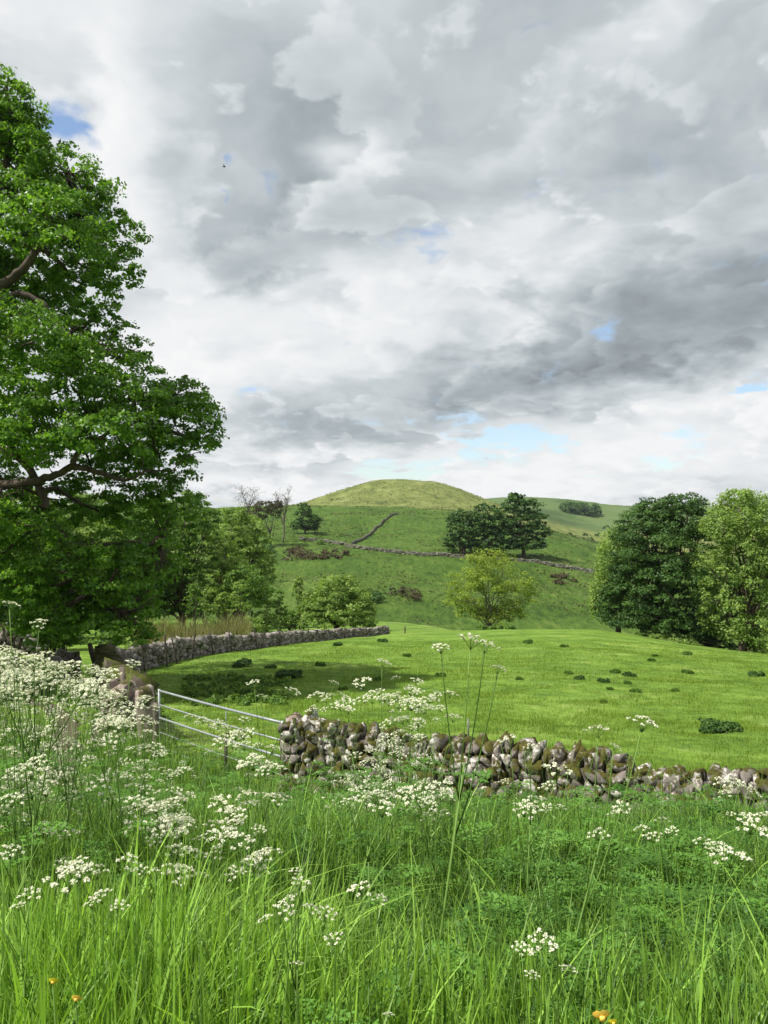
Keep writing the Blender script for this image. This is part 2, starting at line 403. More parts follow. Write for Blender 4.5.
def tree(name, label, cat, px, Y, lobes_px, leafmat, leaf_px=2.6, group=None, bark='bark', trunk_r=None, dens=1.0, clump=.30, flat=.6,
         droop=0.0, depth=1.0, stems=1, zmin=-.55, fill=.75, back=True, base_py=None, twigs=60, trunk_top=None, sink=.3):
    base = at(px, Y)
    root = empty(name, tuple(base)); tag(root, label, cat, group)
    s = Y / F; lobes = []
    for L in lobes_px:
        lx, ly, rx = L[0], L[1], L[2]; rz = L[3] if len(L) > 3 else rx * .85; dd = L[4] if len(L) > 4 else random.uniform(-.35, .35)
        Yl = Y + dd * rx * s * depth * 1.4
        c = P3(lx, ly, Yl); lobes.append((c, (rx*s, rx*s*depth, rz*s)))
    allc = np.array([c for c, _ in lobes]); mid = allc.mean(0)
    if back:
        for c, r in list(lobes):
            lobes.append((c + np.array([random.uniform(-.3, .3)*r[0], r[1]*random.uniform(.7, 1.1), random.uniform(-.1, .2)*r[2]]), tuple(np.array(r)*.9)))
    V, q, R, cc = crown_mesh(lobes, leaf_px * s, dens, clump, flat, droop, zmin, fill=fill)
    hh = V[:, 2].max() - base[2]
    tr = trunk_r or max(.12, hh * .022)
    mb = MB(); top = base + (mid - base) * .55
    if trunk_top is not None: top = trunk_top
    for k_ in range(stems):
        off = np.array([random.uniform(-1, 1), random.uniform(-1, 1), 0]) * tr * 1.6 * (stems > 1)
        b0 = base + off - np.array([0, 0, sink]); tp = top + off * 3
        pts = limb(mb, b0, tp, tr * (1.25 if stems == 1 else .7), tr * .6, 8, .05, 0, 10)
    for c, r in lobes:
        j = random.uniform(.35, .98); st = pts[int(j * 7)]
        lp = limb(mb, st, c, tr * .42, tr * .12, 7, .10, .06)
        d = np.linalg.norm(cc - c, axis=1); near = cc[d < np.max(r) * 1.15]
        if len(near):
            for k_ in rng.choice(len(near), min(len(near), max(3, twigs // len(lobes))), replace=False):
                limb(mb, lp[random.choice([3, 4, 5, 6])], near[k_], tr * .12, tr * .025, 4, .12, 0, 4)
    mb.build('trunk', M[bark], root, True, origin=base)
    mesh_obj('crown', V, [q], leafmat, root, R, origin=base)
    return root

# ---- the big sycamore on the left
def big_tree():
    Y = 28.0; s = Y / F
    bx = (-58 - CX) * s; base = np.array([bx, Y, float(H(bx, Y))])
    root = empty('sycamore_tree', tuple(base)); tag(root, 'huge dark green sycamore filling the left side, its low boughs hanging over the lane', 'tree')
    L = [  # px, py, rx, rz, depth offset in m, Y offset
        (-10, 125, 48, 56, 0), (8, 112, 28, 40, -.5), (22, 140, 24, 26, 0), (10, 150, 40, 34, 1.5), (30, 200, 34, 34, 2), (22, 175, 34, 50, -1), (72, 190, 42, 50, 0), (105, 235, 36, 42, .5), (55, 235, 48, 40, -2), (0, 250, 60, 50, 1), (-5, 520, 40, 30, 2.5), (60, 500, 40, 22, 3.5), (95, 480, 30, 22, 3.5), (30, 590, 40, 30, -1), (15, 455, 44, 26, 3), (75, 450, 40, 26, 3.5), (125, 455, 34, 26, 3), (5, 490, 40, 22, 3.5), (50, 300, 40, 30, 3), (20, 280, 40, 34, 3.5), (95, 320, 26, 22, 1), (-10, 350, 50, 40, 2), (150, 590, 16, 20, -1), (110, 600, 40, 34, 1), (85, 560, 40, 30, 1), (25, 525, 34, 22, -2.6), (60, 565, 30, 22, -2.8), (15, 585, 34, 28, -3), (45, 620, 30, 22, -2.5), (-15, 530, 36, 30, -3), (95, 625, 34, 16, -2), (70, 590, 34, 30, 0), (60, 625, 30, 18, -1), (135, 635, 22, 12, -2),
        (118, 268, 24, 22, 0), (85, 285, 36, 30, 1.5),
        (20, 345, 60, 42, -2.5), (70, 385, 52, 40, -2), (112, 350, 34, 28, 0), (135, 400, 50, 40, -1), (175, 425, 44, 46, .5), (160, 460, 46, 36, 1),
        (185, 400, 26, 24, 1), (200, 440, 22, 30, 0), (100, 440, 44, 26, -3), (40, 430, 50, 28, -3), (-20, 420, 60, 60, -3),
        (140, 500, 44, 34, 2), (170, 510, 30, 34, 1), (100, 515, 40, 22, 3), (30, 535, 40, 26, 2.5), (-10, 560, 46, 46, -2),
        (118, 570, 42, 36, -2), (128, 612, 34, 26, -2), (100, 610, 26, 26, -1.5), (155, 560, 26, 40, 0),
        (-60, 300, 70, 90, 0), (-120, 200, 80, 90, 0), (-130, 380, 80, 90, 0), (-70, 130, 60, 70, 1), (-60, 500, 50, 50, 2), (-190, 300, 60, 90, 0), (-150, 500, 60, 60, 0),
        (-80, 60, 50, 50, 0), (-130, 110, 60, 50, 2)]
    lobes = []
    for px, py, rx, rz, dy in L:
        lobes.append((P3(px, py, Y + dy), (rx*s, rx*s*1.0, rz*s)))
    far = []
    for px, py, rx, rz, dy in L:
        if py < 430 or px < 0:
            far.append((P3(px - 12, py + 6, Y + dy + 4.2) + np.array([0, 0, .0]), (rx*s*.95, rx*s, rz*s*.9)))
    V, q, R, cc = crown_mesh(lobes, .150, 1.12, .26, .62, .12, -.6, fill=.45, out=.35, cmax=.62)
    V2, q2, R2, cc2 = crown_mesh(far, .26, .6, .3, .6, .1, -.5, fill=.6, cmax=.8)
    V = np.concatenate([V, V2]); R = np.concatenate([R, R2]); q = np.arange(len(V)).reshape(-1, 4)
    print('sycamore leaves', len(q))
    mb = MB()
    trunk = limb(mb, base - [0, 0, .4], P3(-50, 330, Y), .62, .42, 10, .03, 0, 14)
    limb(mb, trunk[-1], P3(-35, 130, Y), .42, .12, 9, .05, 0, 9)
    # the boughs that show through the gaps
    def bough(pp, r0, r1):
        pts = np.array([P3(a, b, Y + c) for a, b, c in pp]); n = len(pts); t = np.linspace(0, n-1, n*4)
        pts = np.stack([np.interp(t, range(n), pts[:, k_]) for k_ in range(3)], 1); pts += rng.normal(0, .03, pts.shape)
        mb.tube(pts, np.linspace(r0, r1, len(pts)), 9); return pts
    B = [bough([(-50, 470, 0), (0, 486, -1), (25, 484, -1.4), (52, 476, -1.8), (72, 466, -2), (100, 472, -2), (125, 482, -2), (150, 470, -1)], .20, .03),
         bough([(-50, 430, 0), (20, 455, -1), (45, 500, -1.5), (55, 528, -1.6), (72, 545, -1.6), (100, 545, -1.5), (130, 541, -1.2), (160, 545, -.5)], .16, .03),
         bough([(62, 535, -1.6), (80, 560, -1.8), (95, 590, -1.9), (120, 610, -2)], .10, .03),
         bough([(-45, 300, 0), (0, 285, -.8), (22, 268, -1), (40, 240, -1), (48, 200, -1), (70, 170, -.5)], .22, .04),
         bough([(-45, 320, 0), (0, 300, -.8), (18, 292, -.9), (40, 300, -1), (52, 318, -1), (75, 345, -1), (100, 350, -.5)], .15, .03),
         bough([(-50, 400, 0), (20, 400, -.5), (70, 420, -.5), (120, 400, 0), (165, 400, .3)], .2, .04),
         bough([(72, 466, -2), (85, 440, -2), (120, 430, -1.5), (150, 430, -.5)], .10, .03),
         bough([(0, 286, -.8), (30, 330, -.5), (60, 340, 0)], .09, .03),
         bough([(-50, 350, 0), (-30, 250, 0), (0, 180, 0), (10, 120, 0)], .22, .04)]
    allb = np.concatenate(B + [trunk])
    for c, r in lobes + far:
        d = np.linalg.norm(allb - c, axis=1); st = allb[np.argmin(d)]
        limb(mb, st, c, .09, .035, 6, .12, 0, 6)
    for k_ in rng.choice(len(cc), 900, replace=False):
        d = np.linalg.norm(allb - cc[k_], axis=1); i = np.argmin(d)
        if d[i] < 2.0: limb(mb, allb[i], cc[k_], .028, .008, 5, .18, 0, 4)
    mb.build('trunk', M['bark'], root, True, origin=base)
    mesh_obj('crown', V, [q], M['leaf_syc'], root, R, origin=base)
big_tree()

# ---- right-hand trees
tree('dark_tree', 'tall dense dark green tree at the field edge, beside the pale drooping one', 'tree', 668, 84,
     [(668,525,26,26,0),(640,530,24,22,-.2),(690,530,24,28,.1),(655,555,34,30,-.5),(690,560,28,34,0),(630,560,22,26,0),(665,585,36,30,-.6),(640,595,30,28,-.6),(690,600,26,34,-.2),(625,615,24,18,-.4),(655,620,32,18,-.6),(700,625,16,18,0),(612,600,14,18,0),(640,622,26,14,-.5),(672,630,26,12,-.5),(688,505,18,12,.2),(652,512,18,14,0)],
     M['leaf_dark'], 2.5, dens=.95, clump=.25, flat=.62, twigs=40)
tree('pale_tree', 'pale drooping willow-like tree against the left flank of the dark tree', 'tree', 618, 86,
     [(622,545,20,18,.2),(612,565,16,22,0),(604,590,13,20,0),(625,570,18,26,-.3),(598,605,8,12,0),(615,600,14,20,0)],
     M['leaf_pale'], 2.6, dens=1.0, clump=.30, flat=1.0, droop=1.8, twigs=40, bark='bark_pale')
tree('ash_tree', 'tall light green tree at the right edge of the photo, standing by the field boundary', 'tree', 742, 78,
     [(738,508,24,20,0),(762,515,24,22,.2),(722,530,18,22,0),(745,545,22,28,-.3),(770,550,24,34,0),(720,570,18,24,0),(712,600,12,22,0),(745,590,18,30,-.3),(770,600,22,34,0),(725,620,18,24,-.2),(750,635,20,20,-.3),(775,640,24,20,0),(800,560,30,50,0)],
     M['leaf_pale'], 2.8, dens=.95, clump=.32, flat=.62, droop=.5, twigs=60, bark='bark')
tree('dark_bush', 'dark shrub filling the gap under the two tall right-hand trees', 'shrub', 705, 86,
     [(700,640,14,14,0),(715,630,12,22,0),(690,635,14,12,0),(725,645,16,12,0)], M['leaf_dark'], 2.8, dens=1.0, twigs=10, stems=3)
tree('pale_bush', 'low pale green bush in front of the dark tree foot', 'shrub', 676, 78,
     [(668,643,12,8,0),(682,646,14,8,0),(655,641,9,6,0),(694,650,9,6,0)], M['leaf_pale'], 2.4, dens=1.2, twigs=10, stems=3)
tree('yellow_tree', 'round yellow green tree standing alone beyond the middle of the field', 'tree', 490, 88,
     [(490,572,24,20,0),(466,586,20,17,0),(515,586,21,17,0),(490,592,26,18,-.3),(458,600,13,14,0),(525,600,14,13,0),(475,610,20,14,.2),(508,612,20,12,.2),(478,562,13,9,0),(505,564,13,9,0),(490,618,24,9,0),(468,614,12,9,0),(516,616,12,8,0)],
     M['leaf_yellow'], 2.0, dens=.62, clump=.34, flat=.7, stems=3, twigs=160, trunk_r=.16, bark='bark_pale', fill=.4, sink=.5)
# ---- trees standing on the hillside
for px, lob, lab in ((464, [(462,520,13,11),(455,528,9,12),(472,530,12,13),(464,538,13,9),(462,548,14,6),(452,542,8,8),(474,546,8,6)], 'left tree of the dark clump of three on the hillside'),
                     (490, [(488,515,14,12),(482,530,13,14),(497,528,12,14),(490,540,14,9),(488,549,15,6),(500,546,8,7)], 'middle tree of the dark clump of three on the hillside'),
                     (524, [(517,508,13,13),(532,514,13,14),(525,525,19,14),(512,533,13,12),(538,533,11,13),(516,500,6,7),(522,546,17,7),(536,545,11,7),(511,545,9,6)], 'right tree of the dark clump of three, the tallest, on the hillside')):
    tree('hill_tree', lab, 'tree', px, 240, lob, M['leaf_dark'], 2.6, group='dark clump of three trees on the hillside', clump=.34, flat=.55, twigs=12, trunk_r=.6)
tree('lone_tree', 'small dark tree alone on the hillside above the brown scrub', 'tree', 305, 285,
     [(303,512,9,9),(309,522,11,9),(298,526,7,7),(312,528,7,6)], M['leaf_dark'], 2.2, twigs=10, trunk_r=.35)
tree('copper_tree', 'thin reddish brown tree between the two bare trees on the left skyline', 'tree', 271, 250,
     [(263,508,12,8),(272,514,10,9),(256,518,9,7),(276,505,6,5)], M['leaf_brown'], 1.8, dens=.8, twigs=30, trunk_r=.25, fill=.4)
def bare_tree(px, Y, topy, wpx, lab):
    base = at(px, Y); s = Y / F; root = empty('bare_tree', tuple(base)); tag(root, lab, 'tree', 'bare trees on the left skyline')
    mb = MB(); top = P3(px, topy, Y); hgt = top[2] - base[2]
    tr = limb(mb, base - [0, 0, .3], base + (top - base) * .5, .32, .2, 6, .04, 0, 6); ends = []
    for i in range(9):
        a = i / 9 * 6.28; e = top + np.array([math.cos(a) * wpx * s * .8, math.sin(a) * wpx * s * .7, -hgt * random.uniform(.02, .25)])
        lp = limb(mb, tr[random.choice([3, 4, 5])], e, .12, .04, 6, .12, .08, 4)
        for j in range(9):
            st = lp[random.choice([2, 3, 4, 5])]; e2 = st + np.array([random.gauss(0, 1), random.gauss(0, 1), abs(random.gauss(.6, .7))]) * wpx * s * .33
            limb(mb, st, e2, .05, .02, 4, .15, 0, 3); ends.append(e2)
    mb.build('trunk', M['bark_pale'], root, True, origin=base)
    E = np.array(ends); C = np.repeat(E, 7, 0) + rng.normal(0, wpx * s * .11, (len(E)*7, 3))
    V, q = leaves(C, unit(len(C)), .35 * np.ones(len(C)))
    mesh_obj('crown', V, [q], M['leaf_brown'], root, np.repeat(rng.random(len(C)), 4), origin=base)
bare_tree(247, 262, 487, 11, 'bare twiggy tree on the skyline, the left one of the pair')
bare_tree(283, 262, 488, 10, 'bare twiggy tree on the skyline, right of the reddish brown tree')

# ---- trees and bushes left of centre, beyond the far wall
G = 'trees between the sycamore and the hill'
tree('lime_tree', 'dark green tree directly behind the right edge of the sycamore', 'tree', 185, 74,
     [(185,520,26,26),(165,550,28,30),(195,555,20,30),(205,530,14,20),(150,580,26,26),(190,590,18,20),(170,605,24,16),(195,612,16,12),(150,610,20,14)], M['leaf_mid'], 3.0, G, twigs=30)
tree('field_maple', 'bright green rounded tree on the left slope below the bare skyline tree', 'tree', 232, 92,
     [(232,522,16,14),(245,532,16,16),(222,540,18,18),(240,552,20,18),(258,545,14,18),(262,565,12,16),(228,570,18,18),(250,580,16,14),(232,592,20,14),(252,600,16,12),(262,585,12,14)], M['leaf_pale'], 2.4, G, twigs=30)
tree('young_ash', 'pale green feathery tree in front of the bright rounded one', 'tree', 226, 78,
     [(222,545,14,14),(228,560,18,14),(215,575,14,16),(238,572,12,12),(222,595,18,14),(210,610,14,12),(236,608,14,12)], M['leaf_pale'], 2.4, G, clump=.32, twigs=30, bark='bark_pale')
tree('goat_willow', 'rounded grey green bush tree just above the saplings', 'shrub', 246, 72,
     [(246,580,18,14),(236,592,16,12),(258,592,14,12),(246,602,18,10)], M['leaf_mid'], 2.6, G, twigs=20, stems=3)
tree('hawthorn_bush', 'large rounded hawthorn bush behind the far end of the stone wall', 'shrub', 338, 82,
     [(335,592,20,14,0),(318,600,14,14,0),(352,598,17,13,0),(338,608,26,14,-.3),(362,610,14,12,0),(322,615,17,10,-.3),(350,616,20,10,-.3),(315,622,14,9,-.4),(338,623,20,9,-.5),(362,622,14,9,-.4),(308,610,9,10,0),(345,583,10,8,0)], M['leaf_pale'], 2.6, clump=.3, twigs=20, stems=4)
for px, py, h, Yy, lab, mt in ((193,600,24,52,'leafy sapling nearest the sycamore behind the wall','leaf_mid'),(207,604,20,56,'second leafy sapling from the sycamore behind the wall','leaf_pale'),
                           (238,600,24,60,'tall pale sapling rising from the dry reeds','leaf_pale'),(222,606,18,58,'short sapling inside the dry reeds','leaf_pale'),
                           (280,606,20,76,'dark narrow sapling left of the hawthorn bush','leaf_mid'),(300,592,20,84,'pale slender sapling leaning on the hawthorn bush','leaf_pale'),
                           (325,590,18,86,'pale sapling top rising behind the hawthorn bush','leaf_pale'),(268,600,18,80,'pale loose sapling between two darker bushes','leaf_pale')):
    tree('sapling', lab, 'sapling', px, Yy, [(px,py-h*.45,h*.22,h*.35),(px-3,py,h*.3,h*.4),(px+3,py+h*.35,h*.36,h*.38)], M[mt], 2.2, 'saplings behind the far stone wall', twigs=30, dens=.7, clump=.4, trunk_r=.06, fill=.3, stems=2)
for px, Yy, w, lab, mt in ((118, 50, 22, 'low green bush behind the wall corner', 'leaf_mid'), (150, 48, 20, 'low pale bush between the wall corner and the reeds', 'leaf_pale'), (60, 52, 20, 'bush in the gap left of the wall corner', 'leaf_mid'), (-5, 50, 26, 'bush behind the farther wall at the left edge', 'leaf_pale')):
    gp_ = HY + (EYE - at(px, Yy)[2]) / Yy * F
    tree('hedge_bush', lab, 'shrub', px, Yy, [(px, gp_-w*.9, w*.8, w*.6), (px-w*.6, gp_-w*.45, w*.6, w*.5), (px+w*.6, gp_-w*.4, w*.6, w*.5)], M[mt], 3.0, 'bushes behind the wall corner', stems=3, twigs=20)
for px, Yy, w, lab, mt in ((172, 56, 16, 'low bush hemmed by dry reeds nearest the sycamore', 'leaf_mid'), (262, 74, 15, 'low pale bush right of the dry reeds', 'leaf_pale'), (290, 84, 13, 'small round bush just left of the hawthorn', 'leaf_mid'), (246, 66, 15, 'low bush above the middle of the long grey wall', 'leaf_pale'), (208, 62, 15, 'low rounded bush behind the dry reeds', 'leaf_mid')):
    gp_ = HY + (EYE - at(px, Yy)[2]) / Yy * F
    tree('low_bush', lab, 'shrub', px, Yy, [(px, gp_-w*.9, w*.8, w*.6), (px-w*.6, gp_-w*.45, w*.6, w*.5), (px+w*.6, gp_-w*.4, w*.6, w*.5)], M[mt], 2.4, 'low bushes behind the long grey wall', stems=3, twigs=20, dens=.8)
# behind and below the sycamore
for i, (px, Yy, py, r, mt, lab) in enumerate([(20,62,545,38,'leaf_pale','pale green tree seen under the sycamore boughs at the far left'),
        (70,66,545,36,'leaf_pale','mid green tree seen through the gap under the long bough'),
        (110,70,548,34,'leaf_mid','dark tree behind the hanging bough of the sycamore'),
        (-30,60,540,44,'leaf_mid','mid green tree at the very left edge behind the sycamore'),
        (150,80,540,30,'leaf_mid','green tree behind the sycamore, left of the dark one at its edge')]):
    tree('woodland_tree', lab, 'tree', px, Yy, [(px,py-r*.8,r*.8),(px-r*.6,py,r*.8),(px+r*.6,py,r*.8),(px,py+r*.7,r,r*.8),(px-r*.5,py+r*1.5,r*.8,r*.7),(px+r*.5,py+r*1.5,r*.8,r*.7),(px,py+r*2.0,r,r*.5)], M[mt], 3.0, 'woodland behind the sycamore', twigs=24)
tree('elder_bush', 'dark leafy bush at the end of the lane wall under the sycamore', 'shrub', 48, 32,
     [(48,612,17,15,0),(38,628,16,14,0),(58,630,15,14,-.3),(48,642,18,10,-.4),(70,640,10,10,0)], M['leaf_syc'], 3.6, clump=.3, stems=3, twigs=30)
tree('lane_bush', 'dark low bush beside the lane beneath the lowest sycamore bough', 'shrub', 12, 38,
     [(12,610,16,16),(-6,615,16,16),(22,622,12,12)], M['leaf_dark'], 3.6, clump=.3, stems=3, twigs=20)

# brown scrub and rocks on the hillside
def scrub(px, Y, w, h, lab, mat='scrub', leaf=1.8, group='brown scrub patches on the hillside', name='scrub_patch', cat='scrub', dens=.8):
    base = at(px, Y); s = Y / F; root = empty(name, tuple(base)); tag(root, lab, cat, group); lobes = []
    for k_ in range(max(4, int(w / h * 2.5))):
        q = at(px + random.uniform(-.5, .5) * w, Y * random.uniform(.97, 1.03)); r = h * s * random.uniform(.35, .6)
        lobes.append((q + [0, 0, r * .4], (r * 1.3, r * 1.3, r)))
    V, q, R, cc = crown_mesh(lobes, leaf * s, dens, .4, .7, 0, -.2, fill=.4)
    mesh_obj('foliage', V, [q], M[mat], root, R, origin=base)
    for c, r in lobes:
        mb = MB(); b = np.array([c[0], c[1], float(H(c[0], c[1])) - .1]); limb(mb, b, c, .05, .03, 3, .05, 0, 4)
        mb.build('stem', M['bark'], root, origin=base)
scrub(300, 228, 48, 9, 'wide belt of brown scrub below the lone dark tree')
scrub(335, 232, 26, 6, 'small brown scrub patch beside the hillside wall corner')
scrub(378, 172, 26, 15, 'dark scrub hollow just right of the hawthorn bush', 'leaf_dark', 1.8)
scrub(404, 174, 26, 11, 'dark brown scrub hollow farthest right on the lower slope', 'leaf_brown', 2.2)
scrub(318, 262, 10, 6, 'small green thorn bush next to the lone dark tree', 'leaf_mid')
scrub(562, 205, 22, 6, 'patch of brown bracken low on the right of the slope', 'scrub')
scrub(252, 232, 40, 12, 'dark hedge of thorn running left from the brown scrub belt', 'leaf_dark')
scrub(650, 80, 26, 4, 'strip of low scrub along the field edge by the dark tree', 'leaf_mid')
scrub(498, 86, 40, 5, 'rough weeds around the foot of the yellow green tree', 'leaf_mid', 2.0)

def tussocks():
    n = 90000; Y = 135 * (760 / 135) ** rng.random(n); X = rng.uniform(-.42, .50, n) * Y
    d = vnoise(X, Y, .05, 61) + .8 * vnoise(X, Y * .6, .22, 62) + .35 * vnoise(X, Y, .9, 63)
    ok = rng.random(n) < np.clip(d * 1.8 + .25, .02, 1); X = X[ok]; Y = Y[ok]; m = len(X); d = d[ok]
    Z = H(X, Y); sz = (.22 + .0022 * Y) * rng.uniform(.6, 1.6, m)
    C = np.stack([X, Y, Z + sz * .10], 1); V, q = leaves(C, unit(m, .2) + np.array([0, -.2, .6]), sz, .6, .3)
    dome = Y > 440; r = np.clip(rng.beta(2, 2, m) * .55 + np.where(dome, .45, 0), 0, 1)
    o = mesh_obj('tussock_grass', V, [q], M['tussock'], None, np.repeat(r, 4)); tag(o, 'rough tussocks of pasture grass covering the hillside', 'grass', kind='stuff')
M['tussock'] = leaf_mat('tussock_leaves', (.028, .058, .012), (.20, .21, .085), tfac=.2, rough=.8, spec=.1)
tussocks()

# far plantation and valley trees
def far_wood(px0, px1, Y, hpx, lab, n, name='far_wood'):
    base = at((px0+px1)/2, Y); s = Y / F; lobes = []
    for i in range(n):
        q = at(px0 + (px1-px0) * (i + random.random()) / n, Y * random.uniform(.985, 1.015)); r = hpx * s * random.uniform(.4, .6)
        lobes.append((q + [0, 0, r * .7], (r, r, r * 1.2)))
    V, q, R, cc = crown_mesh(lobes, 1.8 * s, .9, .4, .8, 0, -.4)
    o = mesh_obj(name, V, [q], M['leaf_dark'], None, R, origin=base); tag(o, lab, 'wood', kind='stuff')
far_wood(564, 597, 1060, 10, 'dark conifer plantation on the far ridge', 26)
far_wood(486, 496, 900, 4, 'small dark wood on the shoulder right of the round hill', 8)
k_ = 0
for px, Yy, h in ((606,900,6),(614,880,5),(622,860,6),(630,900,5),(598,840,5),(590,760,5),(612,760,6),(625,740,7),(582,700,5),(574,690,4),(596,700,5),(638,820,6),(604,690,6),(570,760,4),(585,820,4)):
    base = at(px, Yy); s = Yy / F; V, q, R, cc = crown_mesh([(base + [0, 0, h*s*.5], (h*s*.55, h*s*.5, h*s*.5))], 1.4*s, 1, .45, .8, 0, -.4)
    o = mesh_obj('valley_tree', V, [q], M['leaf_dark'], None, R, origin=base); tag(o, 'tiny dark tree scattered in the far valley below the ridge', 'tree', 'scattered trees in the far valley')

# ------------------------------------------------------------------ dry stone walls
def stone_template(n):
    g = np.linspace(-1, 1, n + 1); idx = {}; V = []; Q = []
    def vid(p):
        k_ = tuple(np.round(p, 5))
        if k_ not in idx: idx[k_] = len(V); V.append(p)
        return idx[k_]
    for ax in range(3):
        for sg in (-1, 1):
            for i in range(n):
                for j in range(n):
                    c = []
                    for a, b in ((i, j), (i+1, j), (i+1, j+1), (i, j+1)):
                        p = np.zeros(3); p[ax] = sg; p[(ax+1) % 3] = g[a]; p[(ax+2) % 3] = g[b]; c.append(vid(p))
                    Q.append(c if sg > 0 else c[::-1])
    V = np.array(V); nrm = np.linalg.norm(V, axis=1)[:, None]
    return V * (.62 + .38 / nrm * 1.35) , np.array(Q)
ST = {n: stone_template(n) for n in (2, 4)}
def add_stone(mb, c, size, R, n=2, rough=.16, r=None):
    V, Q = ST[n]; V = V.copy()
    for _ in range(3):
        k_ = rng.normal(size=3) * 1.6; V = V * (1 + rough * np.sin(V @ k_ + rng.uniform(0, 6))[:, None])
    for _ in range(2 if n == 2 else 7):      # chop a facet
        d = unit(1)[0]; lim = rng.uniform(.72, 1.0) if n == 2 else rng.uniform(.66, .97); e = V @ d; V = V - np.clip(e - lim, 0, None)[:, None] * d
    V = (V * np.array(size) * .5) @ np.array(R).T + c
    mb.add(V, Q, None, r)
def rotz(a): c, s = math.cos(a), math.sin(a); return np.array([[c, -s, 0], [s, c, 0], [0, 0, 1]])
def rotx(a): c, s = math.cos(a), math.sin(a); return np.array([[1, 0, 0], [0, c, -s], [0, s, c]])
def roty(a): c, s = math.cos(a), math.sin(a); return np.array([[c, 0, s], [0, 1, 0], [-s, 0, c]])

def stone_wall(label, pts, h0, h1, thick, sl, mat, n=2, courses=5, coping=True, group=None, name='stone_wall', copm=None, topz=None, ends=True, sag=.06, cop_h=1.0, flat=False):
    pts = np.array(pts, float); seg = np.linalg.norm(np.diff(pts, axis=0), axis=1); S = np.concatenate([[0], np.cumsum(seg)]); L = S[-1]
    def pos(s):
        p = np.array([np.interp(s, S, pts[:, 0]), np.interp(s, S, pts[:, 1])]); q = np.array([np.interp(s + .05, S, pts[:, 0]), np.interp(s + .05, S, pts[:, 1])])
        if s + .05 > L: q = p; p = np.array([np.interp(s - .05, S, pts[:, 0]), np.interp(s - .05, S, pts[:, 1])]); t = q - p; return q, t / np.linalg.norm(t)
        t = q - p; return p, t / np.linalg.norm(t)
    p0 = pos(0)[0]; base = (p0[0], p0[1], float(H(*p0)))
    root = empty(name, base); tag(root, label, 'wall', group)
    mb = MB(); cp = MB(); core = MB()
    m = max(2, int(L / (sl * 1.5))); CV = []
    for i in range(m + 1):
        s = L * i / m; p, t = pos(s); nn = np.array([-t[1], t[0]]); g = float(H(*p)); hh = h0 + (h1 - h0) * i / m
        for a, b in ((-1, -.3), (-1, .84), (1, .84), (1, -.3)):
            q = p + nn * a * thick * (.36 if b > 0 else .42); CV.append((q[0], q[1], g + b * hh))
    Q = [(i*4+j, (i+1)*4+j, (i+1)*4+(j+1) % 4, i*4+(j+1) % 4) for i in range(m) for j in range(4)] + [(0, 1, 2, 3), (m*4+3, m*4+2, m*4+1, m*4)]
    core.add(CV, Q)
    for side in (-1, 1):
        for k_ in range(courses):
            s = random.uniform(0, sl * .5) if k_ % 2 else 0
            while s < L:
                l = sl * random.uniform(.55, 1.35); sc = min(s + l / 2, L); p, t = pos(sc); g = float(H(*p)); hh = (h0 + (h1 - h0) * sc / L) * (1 + sag * math.sin(sc * 1.7 + 1))
                ch = hh * .86 / courses; nn = np.array([-t[1], t[0]]); zz = g + (k_ + .5) * ch + random.gauss(0, ch * .10)
                off = thick * (.42 - .10 * k_ / courses) + random.gauss(0, sl * .09)
                c = (p[0] + nn[0] * side * off, p[1] + nn[1] * side * off, zz)
                R = rotz(math.atan2(t[1], t[0]) + random.gauss(0, .12)) @ roty(random.gauss(0, .12)) @ rotx(random.gauss(0, .12))
                add_stone(mb, c, (l * 1.04, min(thick * .5, sl * 1.1), ch * random.uniform(.95, 1.35)), R, n)
                s += l
    if coping:
        s = 0
        while s < L:
            l = sl * random.uniform(.42, .85); sc = min(s + l / 2, L); p, t = pos(sc); g = float(H(*p)); hh = (h0 + (h1 - h0) * sc / L) * (1 + sag * math.sin(sc * 1.7 + 1))
            ch = hh * .22 * random.uniform(.75, 1.4) * cop_h
            c = (p[0] + random.gauss(0, .02), p[1] + random.gauss(0, .02), g + hh * .84 + ch * .35)
            R = rotz(math.atan2(t[1], t[0]) + random.gauss(0, .2)) @ roty(random.gauss(.08, .14)) @ rotx(random.gauss(0, .15))
            add_stone(cp, c, (l * 1.15, thick * random.uniform(.75, 1.05), ch * 1.25), R, n)
            s += l
    core.build('wall_core', M['core'], root, origin=base)
    mb.build('stonework', mat, root, not flat, origin=base)
    if coping: cp.build('coping', copm or mat, root, not flat, origin=base)
    return root

def xy(px, Y): return ((px - CX) / F * Y, Y)
stone_wall('tumbledown mossy limestone wall running from the gate to the right edge of the photo', [xy(287, 12.0), xy(420, 11.0), xy(560, 9.9), xy(680, 8.75), xy(800, 7.8), (6.4, 6.4)],
           1.02, .80, .46, .17, M['stone_near'], 4, 6, cop_h=.8, flat=True)
stone_wall('mossy stone wall running from the gate stoop up beside the lane to the corner stake', [xy(140, 16.6), xy(122, 22), xy(108, 28), xy(104, 33.5)], 1.15, 1.25, .6, .34, M['stone_moss'], 2, 5)
stone_wall('long pale grey dry stone wall along the far left side of the field', [xy(106, 34.0), xy(135, 37), xy(180, 42), xy(235, 49.5), xy(300, 60), xy(350, 68), xy(386, 73)], 1.05, .66, .55, .32, M['stone_far'], 2, 5)
stone_wall('grey stone wall on the left side of the lane at the photo edge', [xy(-90, 23), xy(-10, 25.5), xy(45, 28.5), xy(73, 31)], 1.15, 1.1, .6, .34, M['stone_far'], 2, 5)
stone_wall('short farther grey wall above the lane wall at the left edge', [xy(-60, 44), xy(0, 44), xy(48, 45)], 1.3, 1.1, .6, .40, M['stone_far'], 2, 4)
